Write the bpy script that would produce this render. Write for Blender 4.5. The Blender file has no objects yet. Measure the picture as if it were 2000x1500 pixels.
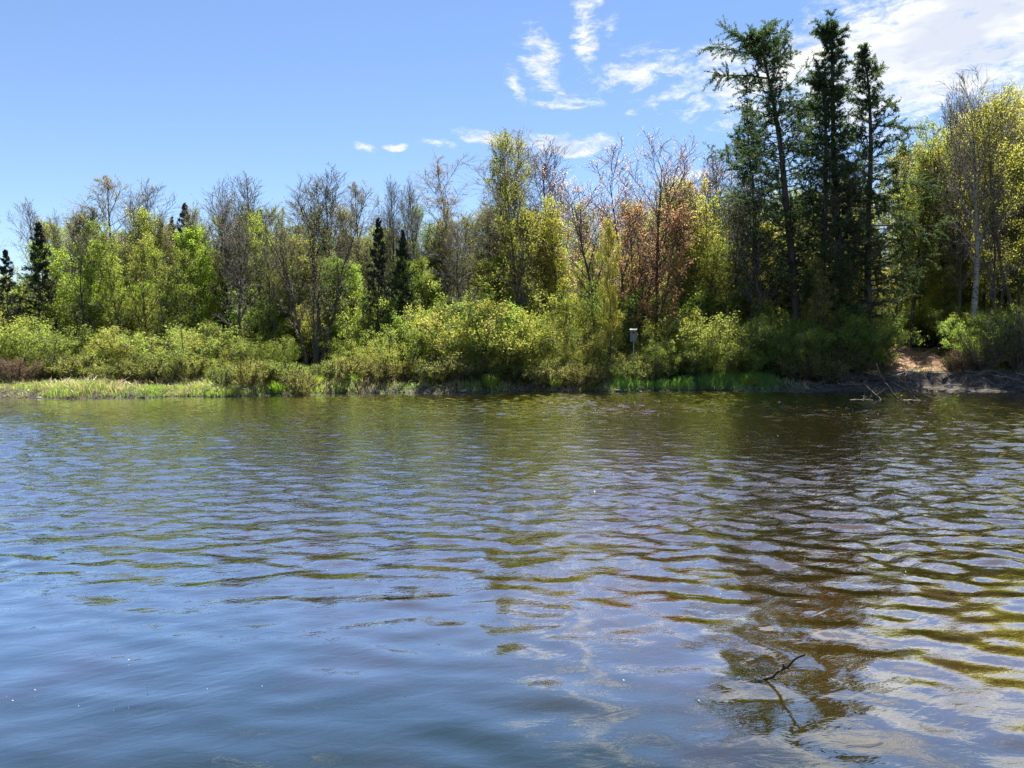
import bpy, math, random
import numpy as np
from mathutils import Vector

scene = bpy.context.scene
COL = scene.collection
R = math.radians
F_PX = 1500.0
CAM_Z = 2.0
PITCH = math.atan2(73.0, F_PX)          # horizon sits 73 px above the centre of the 2000 px wide frame

# ------------------------------------------------------------------ camera
cam_data = bpy.data.cameras.new('camera')
cam_data.sensor_width = 36.0
cam_data.lens = 36.0 * F_PX / 2000.0
cam_data.clip_start = 0.1
cam_data.clip_end = 6000
cam = bpy.data.objects.new('camera', cam_data)
cam.location = (0, 0, CAM_Z)
cam.rotation_euler = (R(90) - PITCH, 0, 0)
COL.objects.link(cam)
scene.camera = cam


def ray(px, py):
    a, b = (px - 1000) / F_PX, (750 - py) / F_PX
    c, s = math.cos(PITCH), math.sin(PITCH)
    return (a, c + s * b, -s + c * b)


def at(px, py, D):
    """world point seen in the photograph at (px, py), D metres in front of the camera"""
    r = ray(px, py)
    k = D / r[1]
    return Vector((r[0] * k, D, CAM_Z + r[2] * k))


# ------------------------------------------------------------------ light
SUN_EL, SUN_AZ = R(63), R(13)            # azimuth measured from +Y towards +X
sun_dir = Vector((math.cos(SUN_EL) * math.sin(SUN_AZ), math.cos(SUN_EL) * math.cos(SUN_AZ), math.sin(SUN_EL)))
sd = bpy.data.lights.new('sun', 'SUN')
sd.energy = 5.0
sd.angle = R(0.53)
sd.color = (1.0, 0.95, 0.86)
sun = bpy.data.objects.new('sun', sd)
sun.rotation_euler = sun_dir.to_track_quat('Z', 'Y').to_euler()
sun.location = (0, 0, 60)
COL.objects.link(sun)

scene.view_settings.view_transform = 'Standard'
scene.view_settings.look = 'None'
scene.view_settings.gamma = 1.0
scene.view_settings.use_curve_mapping = False
scene.view_settings.exposure = 1.6

scene.render.engine = 'CYCLES'
scene.cycles.max_bounces = 8
scene.cycles.diffuse_bounces = 4
scene.cycles.glossy_bounces = 3
scene.cycles.transmission_bounces = 4
scene.cycles.transparent_max_bounces = 8
scene.cycles.sample_clamp_indirect = 6.0
scene.cycles.caustics_reflective = False
scene.cycles.caustics_refractive = False
scene.cycles.use_denoising = True
scene.cycles.denoiser = 'OPENIMAGEDENOISE'
scene.cycles.denoising_input_passes = 'RGB_ALBEDO_NORMAL'
scene.cycles.denoising_prefilter = 'NONE'
scene.cycles.use_adaptive_sampling = True
scene.cycles.adaptive_threshold = 0.015
scene.cycles.adaptive_min_samples = 16

# ------------------------------------------------------------------ world: Nishita sky with drifting cloud
world = bpy.data.worlds.new('World')
scene.world = world
world.use_nodes = True
world.cycles.sampling_method = 'MANUAL'
world.cycles.sample_map_resolution = 256
wt = world.node_tree
wt.nodes.clear()


def nd(t, kind, **kw):
    n = t.nodes.new(kind)
    for k, v in kw.items():
        setattr(n, k, v)
    return n


def mth(t, op, a, b=None, clamp=False):
    n = nd(t, 'ShaderNodeMath', operation=op)
    n.use_clamp = clamp
    for i, v in enumerate((a, b)):
        if v is None:
            continue
        if isinstance(v, (int, float)):
            n.inputs[i].default_value = v
        else:
            t.links.new(v, n.inputs[i])
    return n.outputs[0]


def vm(t, op, a, b=None):
    n = nd(t, 'ShaderNodeVectorMath', operation=op)
    for i, v in enumerate((a, b)):
        if v is None:
            continue
        if isinstance(v, tuple):
            n.inputs[i].default_value = v
        else:
            t.links.new(v, n.inputs[i])
    return n.outputs['Value'] if op == 'LENGTH' else n.outputs[0]


def mixc(t, fac, a, b, blend='MIX'):
    n = nd(t, 'ShaderNodeMix', data_type='RGBA', blend_type=blend)
    for i, v in ((0, fac), (6, a), (7, b)):
        if isinstance(v, (int, float)):
            n.inputs[i].default_value = v
        elif isinstance(v, tuple):
            n.inputs[i].default_value = v + (1,) if len(v) == 3 else v
        else:
            t.links.new(v, n.inputs[i])
    return n.outputs[2]


def noise(t, vec, scale, detail=3, rough=0.5, dist=0.0, out='Fac', dim='3D'):
    n = nd(t, 'ShaderNodeTexNoise', noise_dimensions=dim)
    n.inputs['Scale'].default_value = scale
    n.inputs['Detail'].default_value = detail
    n.inputs['Roughness'].default_value = rough
    n.inputs['Distortion'].default_value = dist
    if vec is not None:
        t.links.new(vec, n.inputs['Vector'])
    return n.outputs[out]


def mapping(t, vec, loc=(0, 0, 0), rot=(0, 0, 0), scale=(1, 1, 1), kind='POINT'):
    n = nd(t, 'ShaderNodeMapping', vector_type=kind)
    n.inputs['Location'].default_value = loc
    n.inputs['Rotation'].default_value = rot
    n.inputs['Scale'].default_value = scale
    t.links.new(vec, n.inputs['Vector'])
    return n.outputs[0]


def maprange(t, v, a, b, c=0.0, d=1.0, smooth=True):
    n = nd(t, 'ShaderNodeMapRange', interpolation_type='SMOOTHSTEP' if smooth else 'LINEAR')
    t.links.new(v, n.inputs[0])
    for i, x in enumerate((a, b, c, d)):
        n.inputs[i + 1].default_value = x
    return n.outputs[0]


sky = nd(wt, 'ShaderNodeTexSky', sky_type='NISHITA')
sky.sun_disc = False
sky.sun_elevation = SUN_EL
sky.sun_rotation = SUN_AZ
sky.air_density = 1.0
sky.dust_density = 0.0
sky.ozone_density = 4.0
SKY_STRENGTH = 0.05
geo = nd(wt, 'ShaderNodeTexCoord')
sep = nd(wt, 'ShaderNodeSeparateXYZ')
wt.links.new(geo.outputs['Generated'], sep.inputs[0])
sx, sy, sz = sep.outputs
az = mth(wt, 'ARCTAN2', sx, sy)
hyp = mth(wt, 'SQRT', mth(wt, 'ADD', mth(wt, 'MULTIPLY', sx, sx), mth(wt, 'MULTIPLY', sy, sy)))
el = mth(wt, 'ARCTAN2', sz, hyp)
comb = nd(wt, 'ShaderNodeCombineXYZ')
wt.links.new(az, comb.inputs[0])
wt.links.new(el, comb.inputs[1])
AE = comb.outputs[0]
# cloud banks, each given by its middle, half size and tilt (photo pixels turned into sky angles), and thickness
CLOUDS = [
    (1890, 60, 400, 120, 10, 1.25), (1560, 125, 200, 55, 15, 1.0), (2330, 0, 420, 190, 6, 1.2), (1790, 130, 170, 70, 8, .9),
    (1395, 112, 130, 24, 14, .75), (1245, 142, 85, 34, 8, .85), (1325, 182, 62, 24, 14, .62), (1145, 62, 28, 80, -6, .95),
    (1052, 120, 36, 62, 18, .8), (1008, 165, 16, 34, 20, .6), (1112, 194, 66, 17, 2, .8), (1172, 140, 60, 6, 8, .35),
    (965, 274, 66, 14, -12, .95), (1090, 283, 66, 18, -4, 1.0), (1168, 277, 36, 10, -4, .8), (714, 292, 24, 9, -6, .7),
    (777, 289, 26, 9, 0, .7), (868, 288, 40, 11, -10, .6), (1340, 348, 95, 11, 4, .7), (1850, 205, 150, 26, 10, .5),
    (1230, 217, 18, 7, 12, .55), (1200, 60, 22, 30, 20, .35), (840, 400, 40, 8, 0, .4), (1190, -160, 120, 70, 20, .8),
    (1700, -260, 300, 80, 8, .9), (500, -330, 160, 60, 14, .6),
]
warp = noise(wt, mapping(wt, AE, scale=(9, 14, 1)), 1.0, 3, 0.6, out='Color', dim='2D')
warped = vm(wt, 'ADD', AE, vm(wt, 'MULTIPLY', vm(wt, 'SUBTRACT', warp, (.5, .5, .5)), (.035, .03, 0)))
acc = None
for px, py, rx, ry, rot, w in CLOUDS:
    r = ray(px, py)
    a0, e0 = math.atan2(r[0], r[1]), math.atan2(r[2], math.hypot(r[0], r[1]))
    k = 1 / F_PX * math.cos(a0)
    m = mapping(wt, warped, (a0, e0, 0), (0, 0, R(rot)), (rx * k * 1.45, ry * k * 1.5, 1), 'TEXTURE')
    w = w if rx > 150 else w * (1.05 if py > 250 else .82)
    v = mth(wt, 'MULTIPLY', mth(wt, 'SUBTRACT', 1.0, vm(wt, 'LENGTH', m), clamp=True), w)
    acc = v if acc is None else mth(wt, 'MAXIMUM', acc, v)
# scattered fair-weather cloud over the rest of the sky, on the dome itself
rest = maprange(wt, noise(wt, mapping(wt, geo.outputs['Generated'], scale=(2.2, 2.2, 5)), 1.0, 2, .55), .6, .8, 0, .6)
behind = mth(wt, 'MULTIPLY', rest, maprange(wt, sy, .45, .1))
acc = mth(wt, 'MAXIMUM', acc, behind)
n1 = noise(wt, mapping(wt, warped, rot=(0, 0, R(-14)), scale=(22, 60, 1)), 1.0, 7, .72, dim='2D')
nn = n1
dens = mth(wt, 'ADD', acc, mth(wt, 'MULTIPLY', mth(wt, 'SUBTRACT', nn, .5), 2.1))
alpha = mth(wt, 'MULTIPLY', maprange(wt, dens, .10, .95), maprange(wt, acc, .0, .30))
thick = maprange(wt, mth(wt, 'ADD', acc, mth(wt, 'MULTIPLY', mth(wt, 'SUBTRACT', noise(wt, mapping(wt, warped, (3, 1, 0), (0, 0, R(-12)), (9, 26, 1)), 1.0, 3, .55, dim='2D'), .5), 2.4)), .40, 1.15)
cloud_col = mixc(wt, thick, (1.0, 1.0, 1.0), (.68, .735, .85))
CLOUD_V = 1.0 / SKY_STRENGTH * 0.375
cloud_lit = vm(wt, 'MULTIPLY', cloud_col, (CLOUD_V, CLOUD_V, CLOUD_V))
skycol = mixc(wt, 1.0, sky.outputs[0], (1.03, 1.03, 1.1), 'MULTIPLY')
final = mixc(wt, alpha, skycol, cloud_lit)
bg = nd(wt, 'ShaderNodeBackground')
bg.inputs['Strength'].default_value = SKY_STRENGTH
wt.links.new(final, bg.inputs['Color'])
wo = nd(wt, 'ShaderNodeOutputWorld')
wt.links.new(bg.outputs[0], wo.inputs[0])

# ------------------------------------------------------------------ materials
def new_mat(name):
    m = bpy.data.materials.new(name)
    m.use_nodes = True
    m.node_tree.nodes.clear()
    return m, m.node_tree


def finish(t, shader):
    o = nd(t, 'ShaderNodeOutputMaterial')
    t.links.new(shader, o.inputs['Surface'])


def ramp(t, fac, stops):
    n = nd(t, 'ShaderNodeValToRGB')
    cr = n.color_ramp
    while len(cr.elements) < len(stops):
        cr.elements.new(0.5)
    for e, (p, c) in zip(cr.elements, stops):
        e.position = p
        e.color = tuple(c) + (1,)
    t.links.new(fac, n.inputs[0])
    return n.outputs[0]


def leaf_mat(name, cols, trans=0.55, gloss=0.02, hue_var=0.025, val_var=0.4, tscale=2.15):
    m, t = new_mat(name)
    g = nd(t, 'ShaderNodeNewGeometry')
    oi = nd(t, 'ShaderNodeObjectInfo')
    n = len(cols)
    tc = nd(t, 'ShaderNodeTexCoord')
    clump = noise(t, tc.outputs['Object'], 1.3, 2, .5)
    fac = mth(t, 'ADD', mth(t, 'MULTIPLY', g.outputs['Random Per Island'], .55), mth(t, 'MULTIPLY', mth(t, 'SUBTRACT', clump, .27), 1.0), clamp=True)
    c = ramp(t, fac, [(i / max(1, n - 1), col) for i, col in enumerate(cols)])
    hs = nd(t, 'ShaderNodeHueSaturation')
    t.links.new(mth(t, 'ADD', mth(t, 'MULTIPLY', mth(t, 'SUBTRACT', oi.outputs['Random'], .5), hue_var * 2), .5), hs.inputs['Hue'])
    t.links.new(mth(t, 'ADD', mth(t, 'MULTIPLY', mth(t, 'FRACT', mth(t, 'MULTIPLY', oi.outputs['Random'], 7.31)), val_var), 1 - val_var / 2), hs.inputs['Value'])
    t.links.new(c, hs.inputs['Color'])
    c = hs.outputs[0]
    d = nd(t, 'ShaderNodeBsdfDiffuse')
    t.links.new(c, d.inputs[0])
    tr = nd(t, 'ShaderNodeBsdfTranslucent')
    t.links.new(vm(t, 'MULTIPLY', c, (tscale * 1.0, tscale * .95, tscale * .85)), tr.inputs[0])
    mx = nd(t, 'ShaderNodeMixShader')
    mx.inputs[0].default_value = trans
    t.links.new(d.outputs[0], mx.inputs[1])
    t.links.new(tr.outputs[0], mx.inputs[2])
    gl = nd(t, 'ShaderNodeBsdfGlossy')
    gl.inputs['Roughness'].default_value = .45
    gl.inputs['Color'].default_value = (.9, .95, .9, 1)
    m2 = nd(t, 'ShaderNodeMixShader')
    m2.inputs[0].default_value = gloss
    t.links.new(mx.outputs[0], m2.inputs[1])
    t.links.new(gl.outputs[0], m2.inputs[2])
    finish(t, m2.outputs[0])
    return m


def bark_mat(name, a, b, scale=6.0, patch=None, stretch=(1, 1, .25), bump=.4):
    m, t = new_mat(name)
    tc = nd(t, 'ShaderNodeTexCoord')
    v = mapping(t, tc.outputs['Object'], scale=stretch)
    n = noise(t, v, scale, 5, .65)
    c = ramp(t, n, [(.3, a), (.7, b)])
    if patch:
        p = noise(t, mapping(t, tc.outputs['Object'], scale=(1.5, 1.5, 4)), 3.0, 3, .6)
        c = mixc(t, maprange(t, p, .55, .62), c, patch)
    p = nd(t, 'ShaderNodeBsdfPrincipled')
    p.inputs['Roughness'].default_value = .85
    p.inputs['Specular IOR Level'].default_value = .25
    t.links.new(c, p.inputs['Base Color'])
    b_ = nd(t, 'ShaderNodeBump')
    b_.inputs['Strength'].default_value = bump
    b_.inputs['Distance'].default_value = .03
    t.links.new(n, b_.inputs['Height'])
    t.links.new(b_.outputs[0], p.inputs['Normal'])
    finish(t, p.outputs[0])
    return m


M = {}
M['fresh'] = leaf_mat('fresh_green_leaf', [(.12, .17, .025), (.19, .245, .04), (.26, .30, .07)])
M['bright'] = leaf_mat('bright_green_leaf', [(.10, .19, .02), (.17, .27, .03), (.23, .31, .05)], .55)
M['willow'] = leaf_mat('willow_leaf', [(.13, .17, .025), (.21, .25, .045), (.30, .32, .09)], .55, .025)
M['olive'] = leaf_mat('olive_leaf', [(.13, .15, .028), (.20, .215, .04), (.26, .265, .07)], .5)
M['yellow'] = leaf_mat('yellow_green_leaf', [(.18, .215, .03), (.26, .285, .05), (.34, .335, .08)], .6)
M['gold'] = leaf_mat('golden_leaf', [(.23, .225, .05), (.31, .29, .07), (.38, .34, .11)], .6)
M['orange'] = leaf_mat('orange_leaf', [(.40, .25, .13), (.46, .32, .17), (.38, .34, .10)], .6)
M['redbud'] = leaf_mat('red_bud', [(.42, .24, .17), (.50, .33, .24), (.44, .33, .20)], .5)
M['bud'] = leaf_mat('pale_bud', [(.18, .14, .09), (.22, .19, .10), (.20, .14, .12)], .4)
M['budgreen'] = leaf_mat('green_bud', [(.13, .15, .05), (.18, .19, .06), (.22, .20, .09)], .5)
M['needle_dark'] = leaf_mat('spruce_needle', [(.016, .030, .018), (.028, .048, .026), (.045, .065, .03)], .15, .03, tscale=1.0)
M['needle'] = leaf_mat('tamarack_needle', [(.028, .056, .024), (.050, .086, .030), (.090, .122, .038)], .5, .015, .01, .15)
M['brownleaf'] = leaf_mat('dry_brown_leaf', [(.11, .085, .05), (.17, .125, .07), (.15, .14, .06)], .35)
M['marsh'] = leaf_mat('marsh_grass_blade', [(.12, .19, .025), (.19, .25, .045), (.33, .34, .13)], .5, .06)
M['lush'] = leaf_mat('lush_grass_blade', [(.08, .20, .015), (.14, .28, .02), (.20, .30, .04)], .55, .06)
M['dead'] = leaf_mat('dead_reed_blade', [(.34, .27, .17), (.45, .38, .26), (.28, .20, .12)], .3, .06)
M['bark'] = bark_mat('dark_bark', (.06, .051, .042), (.125, .108, .088))
M['bark_grey'] = bark_mat('grey_bark', (.06, .052, .045), (.15, .135, .115))
M['bark_red'] = bark_mat('red_twig_bark', (.10, .065, .058), (.20, .13, .115))
M['birch'] = bark_mat('birch_bark', (.26, .24, .21), (.45, .42, .38), 3, (.05, .042, .036), (1, 1, .6))
M['twig_grey'] = bark_mat('grey_twig', (.11, .095, .085), (.20, .175, .16))
M['deadwood'] = bark_mat('weathered_wood', (.13, .11, .09), (.30, .26, .22), 9)
M['darkwood'] = bark_mat('wet_dark_wood', (.02, .016, .012), (.06, .05, .04), 9)


# ------------------------------------------------------------------ mesh helpers
def unit(v):
    return v / np.maximum(np.linalg.norm(v, axis=-1, keepdims=True), 1e-9)


class Buf:
    """collects quads (numpy) and writes them into one mesh"""
    def __init__(self):
        self.v, self.f, self.m, self.s, self.n = [], [], [], [], 0

    def add(self, v, f, mat=0, smooth=False):
        v = np.asarray(v, np.float32).reshape(-1, 3)
        f = np.asarray(f, np.int32).reshape(-1, 4)
        self.v.append(v)
        self.f.append(f + self.n)
        self.m.append(np.full(len(f), mat, np.int32))
        self.s.append(np.full(len(f), smooth, bool))
        self.n += len(v)

    def tubes(self, P, Rd, sides, mat=0):
        """P (M,k,3) polylines, Rd (M,k) radii"""
        Mn, k = P.shape[:2]
        if Mn == 0:
            return
        T = unit(np.gradient(P, axis=1))
        mean = unit(P[:, -1] - P[:, 0])
        ref = np.where(np.abs(mean[:, 2:3]) < .8, np.array([[0, 0, 1.]]), np.array([[1., 0, 0]]))
        N1 = unit(np.cross(T, ref[:, None, :]))
        N2 = np.cross(T, N1)
        a = np.linspace(0, 2 * np.pi, sides, endpoint=False)
        ring = P[:, :, None, :] + Rd[:, :, None, None] * (np.cos(a)[None, None, :, None] * N1[:, :, None, :] + np.sin(a)[None, None, :, None] * N2[:, :, None, :])
        i = np.arange(Mn)[:, None, None] * (k * sides)
        j = np.arange(k - 1)[None, :, None] * sides
        s = np.arange(sides)[None, None, :]
        s2 = (s + 1) % sides
        f = np.stack([i + j + s, i + j + s2, i + j + sides + s2, i + j + sides + s], -1)
        self.add(ring, f, mat, True)

    def leaves(self, rng, C, size, mat=0, aspect=.62, axis=None, spread=1.0, flat=0.0):
        """diamond leaves, slightly folded; axis = preferred direction of the long side"""
        n = len(C)
        if n == 0:
            return
        u = rng.normal(size=(n, 3)) * spread
        if axis is not None:
            u = u + axis
        u = unit(u)
        w = rng.normal(size=(n, 3))
        w[:, 2] += flat
        v = unit(np.cross(u, w))
        nn = np.cross(u, v)
        s = (size * rng.uniform(.6, 1.35, n))[:, None]
        a = C - u * s * .5
        b = C + v * s * .5 * aspect + nn * s * .12
        c = C + u * s * .5
        d = C - v * s * .5 * aspect + nn * s * .12
        V = np.stack([a, b, c, d], 1)
        self.add(V, np.arange(n * 4).reshape(n, 4), mat)

    def mesh(self, name, mats):
        me = bpy.data.meshes.new(name)
        if self.n:
            v = np.concatenate(self.v)
            f = np.concatenate(self.f)
            me.vertices.add(len(v))
            me.vertices.foreach_set('co', v.ravel())
            me.loops.add(f.size)
            me.loops.foreach_set('vertex_index', f.ravel())
            me.polygons.add(len(f))
            me.polygons.foreach_set('loop_start', np.arange(0, f.size, 4, dtype=np.int32))
            me.polygons.foreach_set('loop_total', np.full(len(f), 4, np.int32))
            me.polygons.foreach_set('material_index', np.concatenate(self.m))
            me.polygons.foreach_set('use_smooth', np.concatenate(self.s))
            me.update(calc_edges=True)
        for m in mats:
            me.materials.append(m)
        return me


def link(name, me, parent=None):
    o = bpy.data.objects.new(name, me)
    COL.objects.link(o)
    if parent is not None:
        o.parent = parent
    return o


def tag(o, label=None, cat=None, group=None, kind=None):
    for k, v in (('label', label), ('category', cat), ('group', group), ('kind', kind)):
        if v:
            o[k] = v
    return o


# ------------------------------------------------------------------ shoreline and terrain
SHORE_PX = [(-700, 782), (0, 778), (200, 778), (400, 776), (600, 770), (800, 768), (1000, 766), (1200, 765), (1500, 763), (1620, 765), (1700, 763), (1900, 765), (2000, 767), (2700, 770)]
_sx, _sy = [], []
for px, py in SHORE_PX:
    r = ray(px, py)
    k = -CAM_Z / r[2]
    _sx.append(r[0] * k)
    _sy.append(r[1] * k)
_sx, _sy = np.array(_sx), np.array(_sy)


def shore(x):
    x = np.asarray(x, float)
    return np.interp(x, _sx, _sy) + .30 * np.sin(x * .9 + 1) + .22 * np.sin(x * 2.3) + .14 * np.sin(x * 5.1 + 2) + .08 * np.sin(x * 9.7 + 1)


def sstep(a, b, x):
    t = np.clip((x - a) / (b - a), 0, 1)
    return t * t * (3 - 2 * t)


def vnoise(x, y, seed=0):
    """cheap smooth noise, about -1..1"""
    r = np.random.RandomState(seed)
    o = np.zeros_like(np.asarray(x, float) + np.asarray(y, float))
    for i in range(7):
        a, f, p = r.uniform(0, 6.28), r.uniform(.5, 1.6), r.uniform(0, 6.28)
        o = o + np.sin((np.cos(a) * x + np.sin(a) * y) * f + p)
    return o / 3.2


def ground_z(x, y):
    x, y = np.asarray(x, float), np.asarray(y, float)
    d = y - shore(x)
    right = sstep(13.6, 15.6, x)
    left = 1 - sstep(-13, -7, x)
    mid = np.clip(1 - right - left, 0, 1)
    dl = np.maximum(d, 0)
    zl = .05 + .22 * sstep(0, .9, dl) + .03 * dl + .9 * sstep(6, 16, dl)
    zm = .05 + .25 * sstep(0, .8, dl) + .55 * sstep(.6, 6, dl) + .7 * sstep(6, 16, dl)
    zr = .04 + .10 * sstep(0, 1.1, dl) + .62 * sstep(1.0, 2.0, dl) + 1.12 * sstep(2.0, 8.2, dl)
    z = zl * left + zm * mid + zr * right
    z = z + (.05 * vnoise(x * 1.3, y * 1.3, 3) + .03 * vnoise(x * 4, y * 4, 5) + right * (.07 * vnoise(x * 2.2, y * 2.6, 6) + .05 * vnoise(x * 6, y * 6, 7))) * sstep(.2, 2, dl)
    z = z * (1 - sstep(25, 60, dl)) + 1.75 * sstep(25, 60, dl)
    bed = -.10 - .75 * sstep(0, 9, -d) + .06 * vnoise(x * 1.1, y * 1.1, 8)
    bed = bed + (.55 + .75) * sstep(2.0, .2, y)                # the near bank under the photographer
    return np.where(d > 0, z, np.minimum(bed, .03 * 0 - .02 + .5 * sstep(2.0, .2, y)))


def build_ground():
    ys = np.concatenate([[-400, -60, -15, -5, -2], np.arange(-1, 27, .6), np.arange(27, 46, .2), np.geomspace(46, 4000, 40)])
    xs = np.concatenate([-np.geomspace(3500, 42, 16), np.concatenate([np.arange(-40, 13, .28), np.arange(13, 27, .14), np.arange(27, 40, .28)]), np.geomspace(42, 3500, 16)])
    X, Y = np.meshgrid(xs, ys)
    Z = ground_z(X, Y)
    V = np.stack([X, Y, Z], -1).reshape(-1, 3)
    nx, ny = len(xs), len(ys)
    i = np.arange(nx - 1)[None, :] + np.arange(ny - 1)[:, None] * nx
    f = np.stack([i, i + 1, i + 1 + nx, i + nx], -1)
    b = Buf()
    b.add(V, f, 0, True)
    m, t = new_mat('earth')
    g = nd(t, 'ShaderNodeNewGeometry')
    pos = g.outputs['Position']
    zone = nd(t, 'ShaderNodeVertexColor', layer_name='zone')
    zs = nd(t, 'ShaderNodeSeparateColor')
    t.links.new(zone.outputs[0], zs.inputs[0])
    litter = ramp(t, noise(t, pos, 3.5, 6, .7), [(.3, (.05, .032, .02)), (.55, (.12, .08, .05)), (.75, (.17, .125, .08))])
    cover = ramp(t, noise(t, pos, 5.0, 4, .6), [(.35, (.04, .06, .012)), (.7, (.11, .14, .03))])
    green = maprange(t, noise(t, pos, .7, 3, .6), .42, .6)
    base = mixc(t, green, litter, cover)
    dirt = ramp(t, noise(t, pos, 2.2, 7, .7), [(.34, (.09, .055, .036)), (.48, (.25, .15, .095)), (.66, (.42, .27, .18))])
    base = mixc(t, zs.outputs[0], base, dirt)
    mud = ramp(t, noise(t, pos, 4.0, 6, .7), [(.3, (.035, .028, .024)), (.6, (.10, .085, .07)), (.8, (.26, .23, .20))])
    base = mixc(t, zs.outputs[1], base, mud)
    bn = noise(t, pos, .55, 4, .6)
    bed = ramp(t, bn, [(.3, (.10, .075, .045)), (.45, (.20, .14, .06)), (.55, (.17, .15, .085)), (.7, (.15, .115, .06))])
    bed = mixc(t, mth(t, 'MULTIPLY', maprange(t, noise(t, pos, 9.0, 5, .7), .45, .62), .45), bed, (.30, .21, .10))
    silt = ramp(t, noise(t, pos, .8, 3, .55), [(.38, (.015, .055, .060)), (.5, (.02, .06, .065)), (.68, (.06, .045, .065))])
    py_ = nd(t, 'ShaderNodeSeparateXYZ')
    t.links.new(pos, py_.inputs[0])
    bed = mixc(t, maprange(t, mth(t, 'ADD', mth(t, 'ADD', py_.outputs[1], mth(t, 'MULTIPLY', bn, 3.0)), mth(t, 'MULTIPLY', py_.outputs[0], .55)), 11.0, 6.6), bed, silt)
    base = mixc(t, zs.outputs[2], base, bed)
    p = nd(t, 'ShaderNodeBsdfPrincipled')
    p.inputs['Roughness'].default_value = .95
    p.inputs['Specular IOR Level'].default_value = .15
    t.links.new(base, p.inputs['Base Color'])
    bm = nd(t, 'ShaderNodeBump')
    bm.inputs['Strength'].default_value = .6
    bm.inputs['Distance'].default_value = .06
    t.links.new(noise(t, pos, 9.0, 5, .7), bm.inputs['Height'])
    t.links.new(bm.outputs[0], p.inputs['Normal'])
    finish(t, p.outputs[0])
    me = b.mesh('ground', [m])
    ca = me.color_attributes.new('zone', 'FLOAT_COLOR', 'POINT')
    d = (Y - shore(X))
    wob = .5 * vnoise(X * 1.5, Y * 1.5, 11)
    dirtw = sstep(1.6, 2.6, d + wob) * (1 - sstep(8.5, 9.6, d + wob)) * sstep(18.4, 19.6, X + 1.8 * wob) * (1 - sstep(21.6, 23.0, X + 1.8 * wob))
    mudw = sstep(-.3, .0, d) * (1 - sstep(.5, 1.0, d + .5 * wob)) + sstep(14.2, 15.4, X) * sstep(-.2, 0, d) * (1 - sstep(1.9, 2.6, d + wob * .6))
    bedw = 1 - sstep(-.25, -.05, d)
    c = np.stack([dirtw, np.clip(mudw, 0, 1), bedw, np.ones_like(d)], -1).astype(np.float32)
    ca.data.foreach_set('color', c.ravel())
    o = link('ground', me)
    tag(o, kind='structure')
    return o


build_ground()


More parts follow.
